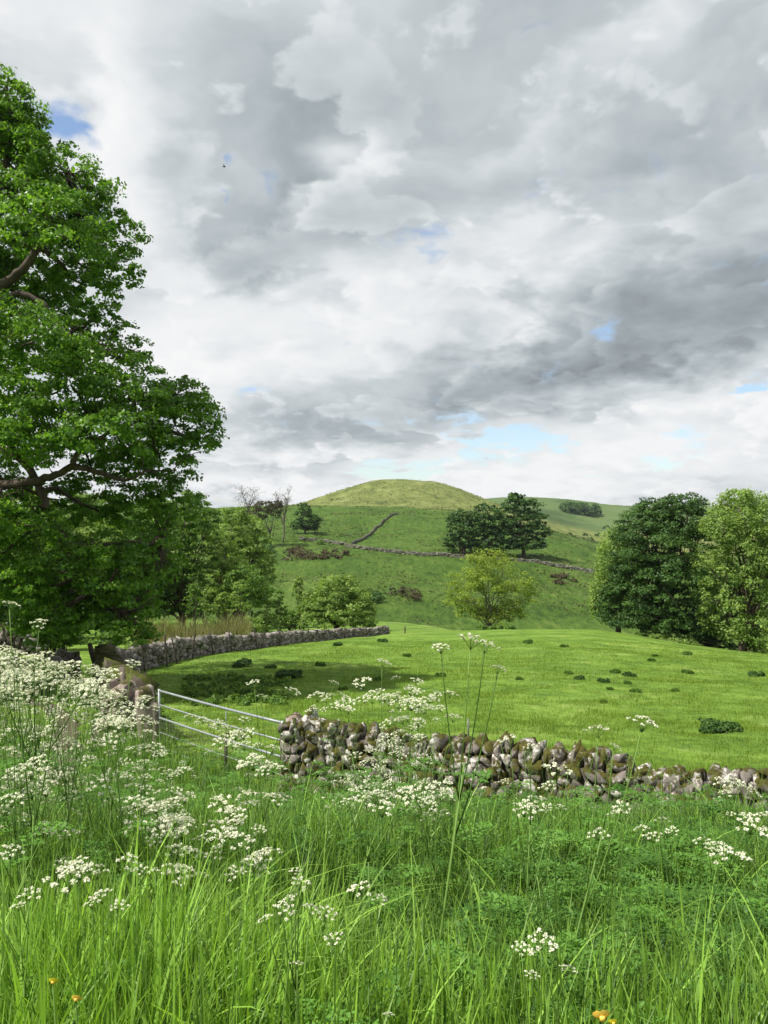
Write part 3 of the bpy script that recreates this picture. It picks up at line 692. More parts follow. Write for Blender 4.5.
def hill_wall(label, seq, h=1.2, sl=1.1, group='dry stone walls on the hillside'):
    stone_wall(label, [xy(a, b) for a, b in seq], h, h, .5, sl, M['stone_hill'], 2, 2, True, group)
hill_wall('pale wall climbing the hillside to the ridge', [(352, 262), (362, 275), (376, 310), (388, 345), (398, 375)], .8, .7)
hill_wall('long pale wall crossing the hillside below the dark clump of trees', [(345, 258), (360, 248), (385, 244), (420, 238), (460, 234), (520, 231), (560, 229), (605, 226)], 1.0, .8)
hill_wall('faint wall running left from the wall corner towards the lone tree', [(300, 268), (325, 262), (345, 258)], 1.0)

# stone stoops either side of the gate
def stoop(label, c, size, mat, lean=(0, 0)):
    g = float(H(c[0], c[1])); root = bpy.data.objects.new('gate_stoop', None)
    mb = MB(); V, Q = ST[4]
    V = V.copy() * np.array([1, 1, 1.0]); V = V * (1 + .07 * np.sin(V @ rng.normal(size=3) * 2.2 + 1)[:, None])
    V = (V * np.array(size) * .5) @ (roty(lean[0]) @ rotx(lean[1])).T + np.array([c[0], c[1], g + size[2] * .45])
    mb.add(V, Q); o = mb.build('gate_stoop', mat, None, True, origin=(c[0], c[1], g)); tag(o, label, 'gatepost', 'upright stones of the gateway'); bpy.data.objects.remove(root); return o
GA = P3(160, 690, 15.4); GB = P3(283, 722, 12.15)     # ends of the gate's top rail
stoop('upright stone at the latch end of the gate where the right wall begins', (GB[0] + .16, GB[1] - .02), (.26, .36, 1.12), M['stone_gate'], (.05, 0))
stoop('tall rough stone at the hinge end of the gate, half buried in cow parsley', (GA[0] - .32, GA[1] + .25), (.28, .45, 1.25), M['stone_gate'], (-.06, .03))
# rubble shoulder behind the hinge stone
stone_wall('short stub of tumbled wall joining the hinge stone to the lane wall', [(GA[0] - .75, GA[1] + .5), (GA[0] - 1.3, GA[1] + .9), xy(140, 16.6)], 1.15, 1.1, .55, .24, M['stone_gate'], 4, 5)

# ------------------------------------------------------------------ gate
def gate():
    A = GA; B = GB; d = (B - A); L = np.linalg.norm(d[:2]); hd = np.array([d[0], d[1], 0]) / L
    base = np.array([A[0], A[1], float(H(A[0], A[1]))]); root = empty('field_gate', tuple(base))
    tag(root, 'galvanised tubular steel field gate between the two stone posts', 'gate')
    def rail(dz, a=0.0, b=1.0, r=.021):
        p0 = A + d * a - [0, 0, dz]; p1 = A + d * b - [0, 0, dz]; t = np.linspace(0, 1, 9)[:, None]
        pts = p0 + (p1 - p0) * t; pts[:, 2] -= np.sin(t[:, 0] * math.pi) * .012
        mb = MB(); mb.tube(pts, r, 10); mb.build('rail', M['galv'], root, True, origin=base)
    rail(0, r=.022); rail(.275, r=.014); rail(.53, r=.020); rail(.81, r=.010); rail(1.09, r=.018)
    for a in (0.0, 1.0):
        mb = MB(); p = A + d * a; mb.tube([p + [0, 0, .03], p - [0, 0, .6], p - [0, 0, 1.11]], .024, 10); mb.build('stile', M['galv'], root, True, origin=base)
    mb = MB(); p = A + d * .60; mb.tube([p - [0, 0, .50], p - [0, 0, 1.2]], .03, 8); mb.build('brace', M['dark_wood'], root, True, origin=base)
    mb = MB(); p = A + d * .60 ; mb.tube([p, p - [0, 0, .55]], .008, 6)
    mb.build('strut', M['galv'], root, True, origin=base)
    mb = MB()
    for k_ in range(1, 38):
        p = A + d * (k_ / 38.0) - [0, 0, .53]; mb.tube([p, p - [0, 0, .55]], .0022, 4)
    for z in (.62, .70, .78, .95, 1.02): mb.tube([A - [0, 0, z], B - [0, 0, z]], .0022, 4)
    mb.build('wire_mesh', M['wire'], root, origin=base)
    mb = MB(); p = B - [0, 0, .28]; mb.tube([p, p + hd * .10, p + hd * .16], .012, 6); mb.box(p + hd * .02, (.05, .05, .12)); mb.build('latch', M['galv'], root, origin=base)
    for z in (.08, .98):
        mb = MB(); p = A - [0, 0, z]; mb.tube([p, p - hd * .12], .016, 6); mb.build('hinge', M['wire'], root, origin=base)
gate()

def post(label, px, Y, top_py, w, lean=0.0, leany=0.0, mat='wood', name='wooden_post', group=None, ns=8, cat='post'):
    b = at(px, Y); top = P3(px + lean, top_py, Y + leany); n = 6; t = np.linspace(0, 1, n)[:, None]
    b2 = b - (top - b) * .15
    pts = b2 + (top - b2) * t + rng.normal(0, w * .06, (n, 3)); mb = MB(); mb.tube(pts, np.linspace(w * .55, w * .45, n) * (1 + rng.normal(0, .05, n)), ns)
    o = mb.build(name, M[mat], None, False, origin=tuple(b)); tag(o, label, cat, group); return o
post('stout pale wooden gatepost standing in front of the hinge stone', 157, 14.6, 702, .11)
post('dark leaning stake sticking up beside the mossy wall end', 100, 30, 643, .2, -10, 0, 'dark_wood')
post('tall grey leaning stake between the mossy wall and the gate stone', 138, 17, 667, .13, -16, 0, 'wood')
post('short thin stake leaning right beside the tall grey stake', 134, 16.5, 690, .06, 10, 0, 'dark_wood')
for i, (px, Y, tp, ln) in enumerate([(146,36.5,636,-5),(168,39,634,-3),(178,40,636,-6),(193,42,633,2),(214,45,631,-4),(232,47.5,630,-3),(258,51.5,628,-4),(262,52,631,3),(280,55,628,-1),(310,60,626,-2),(345,66,624,0)]):
    post('thin dark leaning fence stake propped along the field face of the long grey wall', px, Y, tp, .085, ln, 0, 'dark_wood', 'fence_stake', 'fence stakes along the long grey wall', 6)
post('lone thin stake where the long grey wall ends at the field edge', 405, 74, 626, .12, 0, 0, 'dark_wood', 'fence_stake')
post('slim dark metal rod rising behind the middle of the near wall', 468, 12.5, 718, .03, 0, 0, 'wire', 'metal_rod')
def fence_line():
    mb = MB()
    a = [at(386, 73.5), at(405, 74), at(430, 76), at(452, 78)]
    for z in (.4, .75, 1.0): mb.tube([p + [0, 0, z] for p in a], .012, 4)
    o = mb.build('fence_wire', M['wire'], None, origin=tuple(a[0])); tag(o, 'sagging wire strands running right from the end of the long grey wall', 'wire')
fence_line()

# ------------------------------------------------------------------ weeds in the field
def clump(px, py, wpx, lab, group, mat='leaf_dark', name='nettle_clump', cat='weeds'):
    for Y in np.arange(10, 95, .25):
        g = at(px, Y)
        if g[2] >= EYE - (py - HY) / F * Y: break
    s = Y / F; w = wpx * s; lobes = [(g + [random.uniform(-.4, .4)*w, random.uniform(-.35, .35)*w, w*.10], (w*random.uniform(.15, .34), w*.25, w*random.uniform(.14, .26))) for _ in range(5)]
    V, q, R, cc = crown_mesh(lobes, 1.9 * s + .03, 1.1, .34, .8, 0, -.1, fill=.35)
    root = empty(name, tuple(g)); tag(root, lab, cat, group)
    mesh_obj('leaves', V, [q], M[mat], root, R, origin=g)
    for k_ in range(4):
        mb = MB(); limb(mb, g - [0, 0, .05], g + [random.uniform(-.3, .3)*w, random.uniform(-.25, .25)*w, w*.3], .012, .004, 4, .1, 0, 4)
        mb.build('stem', M['stem'], root, origin=g)
GW = 'dark weed clumps dotted over the field'
for px, py, w, lab in [(720,731,36,'largest dark nettle clump, alone in the right of the field'),(705,734,14,'small offshoot clump touching the largest nettle clump'),
        (284,678,26,'upright dark clump in the tree shadow on the left of the field'),(237,667,22,'flat dark clump near the foot of the long grey wall'),
        (270,668,10,'tiny clump between the two left-hand dark clumps'),(628,676,12,'small thistle tuft below the foot of the dark tree'),(755,676,14,'small dark tuft at the right edge of the field near the light tree'),
        (577,679,11,'small thistle tuft in the upper middle of the field, left of two others'),(604,682,10,'small thistle tuft, middle of the three in the upper field')]:
    clump(px, py, w, lab, GW)
for k_ in range(17):
    if k_ % 4 == 0: cx_, cy_ = random.uniform(400, 768), random.uniform(642, 705)
    px = cx_ + random.gauss(0, 60); py = cy_ + random.gauss(0, 12)
    clump(px, py, random.uniform(5, 11), 'low scruffy thistle tuft scattered on the field', 'scattered thistle tufts on the field', 'turf_dark', 'thistle_tuft')
for k_ in range(4):
    clump(320 + k_ * 26 + random.uniform(-8, 8), random.uniform(655, 690), random.uniform(6, 10), 'low scruffy thistle tuft scattered on the field', 'scattered thistle tufts on the field', 'turf_dark', 'thistle_tuft')
clump(338, 646, 9, 'little tuft beneath the far end of the long grey wall', GW); clump(382, 642, 9, 'little tuft by the end of the long grey wall', GW)

# ------------------------------------------------------------------ blades of grass
def blades(X, Y, hgt, wid, bend, seg=4, droop=None, zoff=None):
    n = len(X); Z = H(X, Y) - .01
    if zoff is not None: Z = Z + zoff
    a = rng.uniform(0, 2*math.pi, n); f = a + rng.normal(1.57, .5, n)
    D = np.stack([np.cos(a), np.sin(a)], 1); Wd = np.stack([np.cos(f), np.sin(f)], 1)
    t = np.linspace(0, 1, seg + 1)
    out = []
    for i, ti in enumerate(t):
        c = np.stack([X + D[:, 0]*bend*hgt*ti**2, Y + D[:, 1]*bend*hgt*ti**2, Z + hgt*(ti - (bend**1.5)*.55*ti**3)], 1)
        w = wid * (1 - ti**2.2) * (.6 + .4*min(1, ti*3)) * .5
        if i < seg:
            o = np.concatenate([Wd, np.zeros((n, 1))], 1) * w[:, None]; out += [c - o, c + o]
        else: out += [c]
    V = np.stack(out, 1); k_ = V.shape[1]; b = (np.arange(n) * k_)[:, None]
    q = np.concatenate([b + np.array([2*i, 2*i+1, 2*i+3, 2*i+2]) for i in range(seg - 1)]) if seg > 1 else np.zeros((0, 4), int)
    tr = b + np.array([2*seg-2, 2*seg-1, 2*seg])
    return V.reshape(-1, 3), q, tr, k_

def near_wall_y(x):   # distance of the near wall/gate line at this x
    return np.interp(x, [-9, -6.5, GA[0], GB[0], .5, 2.2, 3.3, 4.2, 6.4], [20, 17, GA[1], 11.6, 10.4, 9.2, 8.1, 7.1, 5.8])

def grass():
    parts = []
    def batch(n, y0, y1, pw, h0, h1, w0, w1, bmean, seg, dark):
        u = rng.random(n); Y = y0 * (y1 / y0) ** (u ** pw); X = rng.uniform(-.58, .58, n) * Y + rng.normal(0, .15, n)
        ok = Y < near_wall_y(X) - .15
        patch = vnoise(X, Y, .9, 21) + .5
        ok &= rng.random(n) < (.55 + .6 * patch)
        # keep the lane clear
        lane = np.interp(Y, [11.2, 12.6, 15, 18, 21], [-4.7, -5.3, -6.1, -7.3, -8.5]); ok &= ~((Y > 11) & (np.abs(X - lane) < .6))
        X = X[ok]; Y = Y[ok]; m = len(X)
        hh = rng.uniform(h0, h1, m) * (.75 + .5 * patch[ok]); ww = rng.uniform(w0, w1, m); bd = np.abs(rng.normal(bmean, bmean * .7, m)).clip(0, 1.25)
        V, q, tr, k_ = blades(X, Y, hh, ww, bd, seg)
        rv = np.clip(rng.beta(.9, 1.45, m) * 1.0 + .30 * patch[ok] - .16 + dark, 0, 1)
        parts.append((V, q, tr, np.repeat(rv, k_)))
    batch(9000, 1.2, 2.4, 1.0, .45, .78, .008, .0200, .22, 6, .25)
    batch(36000, 1.5, 4.2, 1.0, .38, .70, .004, .0125, .38, 5, .04)
    batch(64000, 3.4, 8.5, 1.0, .36, .70, .005, .012, .45, 4, -.12)
    batch(52000, 6.0, 16.0, .9, .34, .66, .007, .015, .40, 3, -.10)
    batch(1600, 1.5, 7.0, 1.0, .62, .95, .006, .012, .85, 8, .30)
    batch(260, 1.35, 3.4, 1.0, .6, .90, .012, .020, .95, 10, .45)
    off = 0; Vs = []; Qs = []; Ts = []; Rs = []
    for V, q, tr, r in parts:
        Vs.append(V); Qs.append(q + off); Ts.append(tr + off); Rs.append(r); off += len(V)
    o = mesh_obj('grass', np.concatenate(Vs), [np.concatenate(Qs), np.concatenate(Ts)], M['grass'], None, np.concatenate(Rs)); tag(o, 'tall lush grass covering the bank in the foreground', 'grass', kind='stuff')
grass()

def seed_stems():
    mb = MB()
    for k_ in range(260):
        Y = 1.6 * (9 / 1.6) ** random.random(); X = random.uniform(-.55, .55) * Y
        if Y > near_wall_y(X) - .4: continue
        g = float(H(X, Y)); h = random.uniform(.75, 1.15); a = random.uniform(0, 6.28); b = random.uniform(.05, .3)
        t = np.linspace(0, 1, 8)[:, None]; p = np.array([X, Y, g]) + np.concatenate([math.cos(a)*b*h*t**2, math.sin(a)*b*h*t**2, h*t], 1)
        mb.tube(p, np.linspace(.0022, .0008, 8), 3)
        d = p[-1] - p[-3]; d /= np.linalg.norm(d)
        C = p[-1] + np.outer(rng.uniform(-.10, .02, 14), d) + rng.normal(0, .004, (14, 3)); V, q = leaves(C, unit(14), .010 * np.ones(14), .35)
        mb.add(V, q, None, .7)
    o = mb.build('seed_grass', M['stem'], None); tag(o, 'thin flowering grass stalks rising through the verge', 'grass', kind='stuff')
seed_stems()

def fern_leaves():
    """broad feathery cow parsley leaves and low herbs that fill the bank"""
    Vs = []; Rs = []
    n = 3900
    Y = 1.5 * (13 / 1.5) ** rng.random(n); X = rng.uniform(-.58, .58, n) * Y
    # more of them on the right and in the middle distance
    keep = (Y < near_wall_y(X) - .1) & (rng.random(n) < np.where((X / Y > .12) | (Y > 3.6), 1.0, .22)); X = X[keep]; Y = Y[keep]
    for x, y in zip(X, Y):
        g = float(H(x, y)); a = random.uniform(0, 6.28); L = random.uniform(.16, .34); z0 = g + random.uniform(.12, .52) * (1 if y > 2.2 else .7) * (1.25 if y > 5 else 1)
        d = np.array([math.cos(a), math.sin(a), 0]); sd = np.array([-d[1], d[0], 0]); lift = random.uniform(.1, .6)
        far_ = y > 5
        ni = 7 if far_ else 11; nj = 4 if far_ else 7
        C = []; N = []; S = []
        for i in range(ni):
            t = (i + 1) / (ni + 1); c = np.array([x, y, z0]) + d * L * t + np.array([0, 0, lift * L * (t - .8*t*t)]); pl = L * .52 * (1 - t) ** .8 + .012
            for sg in (-1, 1):
                ax = sd * sg * .85 + d * .5
                for j in range(nj):
                    s_ = (j + 1) / nj
                    C.append(c + ax * pl * s_ + [0, 0, -.12 * pl * s_ * s_ * 3]); S.append(L * .12 * (1.25 - s_) + .008)
        C = np.array(C) + rng.normal(0, .004, (len(C), 3)); nn = np.array([0, 0, 1.]) + rng.normal(0, .35, (len(C), 3))
        V, _ = leaves(C, nn, np.array(S) * (1.25 if far_ else .85), .38)
        Vs.append(V); Rs.append(np.repeat(np.clip(random.uniform(.2, .85) + rng.normal(0, .1, len(C)), 0, 1), 4))
    V = np.concatenate(Vs); o = mesh_obj('undergrowth', V, [np.arange(len(V)).reshape(-1, 4)], M['herb'], None, np.concatenate(Rs)); tag(o, 'feathery leaves and low herbs growing through the grass bank', 'undergrowth', kind='stuff')
fern_leaves()

def meadow_turf():
    n = 420000; Y = 9.5 * (60 / 9.5) ** (rng.random(n) ** 1.0); X = rng.uniform(-.40, .56, n) * Y
    ok = (rng.random(n) < .15 + 1.4 * np.clip(vnoise(X, Y, 2.2, 51) + vnoise(X, Y, .7, 52) + .35, 0, 1)); X = X[ok]; Y = Y[ok]
    ok = (Y > near_wall_y(X) + .45) & ((X > np.interp(Y, [12, 16, 34, 42, 60], [-4.5, -5.5, -12, -11, -7]) + .5)); X = X[ok]; Y = Y[ok]; m = len(X)
    p = vnoise(X, Y, 1.3, 31) + vnoise(X, Y, .4, 32) + 1
    V, q, tr, k_ = blades(X, Y, rng.uniform(.04, .13, m) * (.3 + .8 * p), .006 + Y * .0008, np.abs(rng.normal(.4, .3, m)).clip(0, 1.2), 1)
    tr = (np.arange(m) * 3)[:, None] + np.array([0, 1, 2])
    o = mesh_obj('meadow_grass', V, [tr], M['turf'], None, np.repeat(np.clip(rng.beta(2, 2, m) * .6 + .25 * p, 0, 1), 3)); tag(o, 'short bright grazed grass of the field beyond the wall', 'grass', kind='stuff')
meadow_turf()

def reeds():
    n = 5000; px = rng.uniform(138, 250, n); Y = rng.uniform(1.06, 1.25, n) * np.interp(px, [106, 135, 180, 235, 300], [34, 37, 42, 49.5, 60]); X = (px - CX) / F * Y
    V, q, tr, k_ = blades(X, Y, rng.uniform(1.2, 2.3, n) * (vnoise(X, Y, .4, 3) + .9), np.full(n, .05), np.abs(rng.normal(.15, .1, n)), 2)
    o = mesh_obj('dry_reeds', V, [q, tr], M['reed'], None, np.repeat(rng.random(n), k_)); tag(o, 'straw coloured dry stalks standing behind the long grey wall', 'reeds', kind='stuff')
reeds()

def nettle_bed():
    for px0, px1, Ya, Yb, hh, nm, lab, mt, n in ((185, 290, 24, 33, .30, 'nettles', 'low dark nettle bed growing in the tree shadow inside the field', 'leaf_mid', 90), (60, 150, 17, 27, .6, 'lane_weeds', 'weeds and low greenery lining the lane', 'leaf_mid', 120)):
        lobes = []
        for k_ in range(n):
            q = at(random.uniform(px0, px1), random.uniform(Ya, Yb)); r = random.uniform(.3, .6) * hh
            if nm == 'lane_weeds' and abs(q[0] - np.interp(q[1], [11.2, 12.6, 15, 18, 21, 24.2, 27], [-4.7, -5.3, -6.1, -7.3, -8.5, -10.4, -12.8])) < 1.1: continue
            lobes.append((q + [0, 0, r * .4], (r * 1.5, r * 1.5, r)))
        V, q, R, cc = crown_mesh(lobes, .09, .9, .4, .8, 0, -.1, fill=.3)
        o = mesh_obj(nm, V, [q], M[mt], None, R); tag(o, lab, 'weeds', kind='stuff')
nettle_bed()

# ------------------------------------------------------------------ cow parsley
def umbel_mesh(seed, dome=.75, dens=14):
    random.seed(seed); mb = MB(); st = []
    nu = random.randint(9, 13)
    F_V = []; F_R = []
    for i in range(nu):
        a = i * 2.4 + random.uniform(-.3, .3); rr = math.sqrt((i + .5) / nu) * random.uniform(.85, 1.05); z = .55 + dome * .35 * (1 - rr * rr) + random.uniform(-.06, .06)
        e = np.array([rr * math.cos(a), rr * math.sin(a), z]); t = np.linspace(0, 1, 4)[:, None]
        mb.tube(np.concatenate([e[:1]*t, e[1:2]*t, z*t**.7], 1), .017, 3, .6)
        c = e + unit(dens, -.1) * np.array([.17, .17, .11]) * rng.uniform(.5, 1, (dens, 1)); n = unit(dens, .1) + [0, 0, .6]
        V, q = leaves(c, n, rng.uniform(.10, .17, dens), .95, .1); F_V.append(V); F_R.append(np.repeat(rng.uniform(.3, 1, dens), 4))
    V = np.concatenate(F_V); n0 = mb.n
    me = mesh_data('umbel', np.concatenate(mb.V + [V]), [np.concatenate(mb.Fq + [np.arange(len(V)).reshape(-1, 4) + n0]), np.concatenate(mb.Ft)], M['stem'], np.concatenate(mb.R + [np.concatenate(F_R)]))
    me.materials.append(M['flower'])
    npoly = len(me.polygons); nq = sum(len(x) for x in mb.Fq); mi = np.zeros(npoly, dtype=np.int32); mi[nq:nq + len(V)//4] = 1
    me.polygons.foreach_set('material_index', mi); return me
UM = [umbel_mesh(100 + i, random.uniform(.5, 1.6), 16) for i in range(9)]
random.seed(77)

def cow_parsley(base, heads, label, group=None, stem_r=.0026, leafy=True, name='cow_parsley'):
    """heads: list of (point, radius)"""
    base = np.array(base); root = empty(name, tuple(base)); tag(root, label, 'wild flower', group)
    mb = MB(); C = np.mean([h[0] for h in heads], 0); ht = C[2] - base[2]
    fork = base + (C - base) * .8; fork[2] = base[2] + ht * .74
    low = base + (C - base) * .2; low[2] = base[2] + ht * .3
    mb.tube([base - [0, 0, .03], low, fork], [stem_r, stem_r*.9, stem_r*.7], 5)
    for p, r in heads:
        p = np.array(p); t = np.linspace(0, 1, 5)[:, None]; st = low + (fork - low) * random.choice([1, 1, .8, .6, .45])
        m = st + (p - st) * np.array([.65, .65, .45]); pts = (1-t)**2*st + 2*t*(1-t)*m + t*t*(p - [0, 0, r*.6])
        mb.tube(pts, [stem_r*.55, stem_r*.5, stem_r*.45, stem_r*.4, stem_r*.38], 4)
        o = bpy.data.objects.new('umbel', random.choice(UM)); link(o); o.parent = root
        o.location = tuple(p - base - [0, 0, r*.7]); o.scale = (r, r, r)
        dv = Vector(pts[-1] - pts[-2]).normalized() + Vector((random.gauss(0, .3), random.gauss(0, .3), .45))
        q = Vector((0, 0, 1)).rotation_difference(dv.normalized()); o.rotation_mode = 'QUATERNION'
        o.rotation_quaternion = q @ Matrix.Rotation(random.uniform(0, 6.28), 3, 'Z').to_quaternion()
    mb.build('stem', M['stem'], root, True, origin=base)
    if leafy:
        Vs = []; Rs = []
        for k_ in range(5):
            st = base + (low - base) * random.uniform(.3, 1) if k_ < 3 else low + (fork - low) * random.uniform(.4, 1)
            a = random.uniform(0, 6.28); L = random.uniform(.10, .22); d = np.array([math.cos(a), math.sin(a), .4]); sd = np.array([-d[1], d[0], 0])
            Cc = []; S = []
            for i in range(7):
                t = (i + 1) / 8; c = st + d * L * t - [0, 0, .25 * L * t * t]
                for sg in (-1, 1):
                    for j in range(3): Cc.append(c + (sd * sg + d * .4) * L * .4 * (1 - t) * (j + 1) / 3); S.append(L * .13)
            Cc = np.array(Cc); V, _ = leaves(Cc, np.array([0, 0, 1.]) + rng.normal(0, .3, (len(Cc), 3)), np.array(S), .5); Vs.append(V); Rs.append(np.full(len(V), random.uniform(.3, .9)))
        V = np.concatenate(Vs); mesh_obj('leaves', V, [np.arange(len(V)).reshape(-1, 4)], M['herb'], root, np.concatenate(Rs), origin=base)
    return root

def solve_Y(px, py, h, y0=1.6, y1=13.0):
    best = None
    for Y in np.arange(y0, y1, .06):
        z = EYE - (py - HY) / F * Y; g = at(px, Y)[2]; d = abs((z - g) - h)
        if best is None or d < best[0]: best = (d, Y)
        if d < .04: return Y
    return best[1]

def parsley_at(px, py, wpx, n, h, label, group=None, Y=None, up=None):
    """a plant whose flower heads spread around (px,py) over wpx pixels"""
    if Y is None:
        for _ in range(60):
            Y = random.uniform(2.8, 11.5); z = EYE - (py - HY) / F * Y; g_ = at(px, Y); d_ = z - g_[2]
            if .62 < d_ < 1.5 and g_[1] < near_wall_y(g_[0]) - .3: break
        else: Y = solve_Y(px, py, h)
    s = Y / F; heads = []
    for k_ in range(n):
        q = P3(px + (k_ / max(1, n-1) - .5) * wpx * random.uniform(.7, 1.1), py + random.uniform(-.45, .55) * wpx * (.8 if n > 1 else 0), Y + random.gauss(0, .12))
        heads.append((q, random.uniform(.026, .058) * (1 + Y * .045)))
    c = P3(px, py, Y); bx = c[0] + random.gauss(0, .08); by = Y + random.gauss(0, .05)
    return cow_parsley((bx, by, float(H(bx, by))), heads, label, group)

def heads_plant(hs, base_px, Y, label, stem_r=.0045, group=None):
    heads = [(P3(a, b, Y + c), r * Y / F) for a, b, r, c in hs]; b = at(base_px, Y)
    return cow_parsley(tuple(b), heads, label, group, stem_r)

GP = 'cow parsley plants standing out in the verge'
heads_plant([(441,646,11,0),(470,638,17,.03),(484,643,14,-.04),(497,668,9,.05)], 428, 2.6, 'tallest cow parsley, its flat white heads rising highest over the middle of the field', .005, GP)
heads_plant([(640,721,15,0),(597,728,14,.04),(612,745,7,0)], 545, 2.5, 'slanting cow parsley with two lacy heads over the right part of the near wall', .004, GP)
heads_plant([(382,661,9,0)], 376, 3.2, 'single small flat cow parsley head left of the tallest plant', .003, GP)
heads_plant([(255,682,9,0),(292,690,9,0),(262,696,7,0)], 262, 3.6, 'thin cow parsley rising above the gate top rail', .003, GP)
heads_plant([(510,738,12,0),(555,768,16,0),(530,745,8,.05)], 520, 3.0, 'cow parsley leaning over the middle of the near wall', .004, GP)
heads_plant([(728,853,19,0)], 735, 2.3, 'single flat cow parsley head below the right end of the wall', .004, GP)
heads_plant([(540,935,16,0),(520,942,10,0),(565,965,10,0),(530,970,8,0)], 540, 1.75, 'creamy drooping flower heads low in the grass, right of centre', .003, GP)
heads_plant([(176,800,17,0),(137,799,12,0)], 160, 2.6, 'cow parsley with two bright flat heads below the gatepost', .004, GP)
heads_plant([(362,884,14,0),(378,895,9,0)], 366, 1.9, 'cow parsley with one rounded head left of the middle of the grass', .003, GP)
heads_plant([(335,934,12,0)], 338, 1.8, 'small cow parsley head lowest in the middle of the grass', .003, GP)
heads_plant([(298,960,9,0)], 300, 1.75, 'small fading flower head deep in the grass below the creamy cluster', .003, GP)
heads_plant([(300,880,11,0),(292,897,13,.03),(310,905,12,0),(283,905,12,-.03),(325,908,11,0),(268,915,9,0),(296,868,8,.03)], 298, 1.9, 'cow parsley with a long creamy cluster of many heads in the grass', .0035, GP)
heads_plant([(105,892,13,0),(120,900,10,0),(95,900,9,0)], 108, 1.95, 'cow parsley with a loose trio of heads at the lower left', .003, GP)
heads_plant([(32,890,12,0),(22,902,9,0)], 30, 1.95, 'cow parsley pair of heads nearest the lower left edge', .003, GP)
heads_plant([(82,861,14,0),(128,858,13,0),(145,866,9,0)], 105, 2.15, 'cow parsley with spaced flat heads above the lower left trio', .003, GP)
heads_plant([(12,848,13,0),(14,797,13,0)], 10, 2.3, 'cow parsley touching the left edge of the photo in mid grass', .003, GP)
heads_plant([(345,782,12,0),(375,795,12,0),(402,788,10,0),(350,800,11,.05)], 372, 2.8, 'cow parsley with several creamy heads just below the near wall', .004, GP)
heads_plant([(35,660,17,0),(18,668,15,.05),(60,676,12,-.05),(8,690,15,0),(28,693,12,.1),(90,668,12,0)], 30, 3.0, 'big cow parsley with overlapping broad heads at the left edge by the lane wall', .006, GP)
heads_plant([(10,603,9,0),(40,622,10,0)], 20, 3.1, 'highest cow parsley at the left edge, its heads over the lane wall', .004, GP)
heads_plant([(388,1010,6,0)], 390, 1.6, 'tiny white flower cluster at the bottom edge below the middle', .002, GP)
GL = 'cow parsley mass left of the gate'; GM = 'cow parsley mass in front of the gate and near wall'; GR = 'cow parsley dotted through the grass'
random.seed(5)
for k_ in range(100):
    px = random.uniform(-30, 112) if k_ % 3 else random.uniform(-20, 70); py = 662 + 135 * random.random() ** 1.25 + max(0, (px - 40)) * .22
    parsley_at(px, py, random.uniform(25, 60), random.randint(3, 6), random.uniform(.85, 1.25), 'cow parsley in the dense white mass between the lane and the left edge', GL)
for k_ in range(30):
    px = random.uniform(115, 270); py = random.uniform(0, 85) + (752 if 128 < px < 175 else 708) + max(0, px - 175) * .35
    parsley_at(px, py, random.uniform(20, 45), random.randint(3, 6), random.uniform(.8, 1.1), 'cow parsley crowding in front of the field gate', GM)
for k_ in range(36):
    px = random.gauss(395, 34); py = random.uniform(690, 800)
    parsley_at(px, py, random.uniform(22, 45), random.randint(3, 6), random.uniform(.95, 1.25), 'cow parsley crowding in front of the left half of the near wall', 'cow parsley mass before the near wall')
for k_ in range(30):
    px = random.uniform(0, 768); py = random.uniform(790, 870) if px < 450 else random.uniform(775, 850)
    parsley_at(px, py, random.uniform(10, 26), random.randint(1, 3), random.uniform(.6, .8), 'small cow parsley dotted through the grass below the wall', GR)
for k_ in range(9):
    parsley_at(random.uniform(104, 152), random.uniform(700, 760), random.uniform(16, 34), random.randint(2, 4), 1.0, 'cow parsley half hiding the stone and post at the hinge end of the gate', 'cow parsley round the hinge stone')

# ------------------------------------------------------------------ buttercups
def buttercup(px, py, Y, r, lab, mat='petal', tilt=.5):
    c = P3(px, py, Y); g = float(H(c[0], c[1])); base = (c[0] + .02, c[1] + .02, g); root = empty('buttercup', base); tag(root, lab, 'buttercup', 'buttercups in the grass')
    mb = MB(); mb.tube([base, (c + np.array(base)) / 2 + [.01, 0, .03], c], [.002, .0016, .0012], 5); mb.build('stem', M['stem'], root, origin=base)
    mb = MB()
    for k_ in range(5):
        a = k_ * 1.2566; P_ = []
        for t, w, z in ((0, .12, 0), (.5, .55, .25), (.85, .55, .5), (1.0, .25, .62)):
            for sg in (-1, 0, 1): P_.append((t * math.cos(a) - sg * w * math.sin(a), t * math.sin(a) + sg * w * math.cos(a), z + .08 * abs(sg)))
        P_ = np.array(P_) * r @ rotx(-tilt - .6 + .6).T + c
        mb.add(P_, [(i*3+j, i*3+j+1, i*3+j+4, i*3+j+3) for i in range(3) for j in range(2)])
    mb.build('petals', M[mat], root, True, origin=base)
    mb = MB(); V, Q = ST[2]; mb.add(V * r * .28 + c + [0, 0, r * .25], Q); mb.build('flower_centre', M['petal_orange'], root, True, origin=base)
buttercup(56, 979, 1.6, .010, 'buttercup at the lower left, the higher of two', tilt=.9)
buttercup(79, 996, 1.55, .010, 'buttercup at the lower left, just right of and below the other', 'petal_orange', .9)
buttercup(600, 1015, 1.5, .017, 'orange yellow buttercup at the bottom edge right of centre', 'petal_orange', .9)
buttercup(611, 1019, 1.52, .009, 'smaller yellow flower touching the orange one at the bottom edge', tilt=.9)

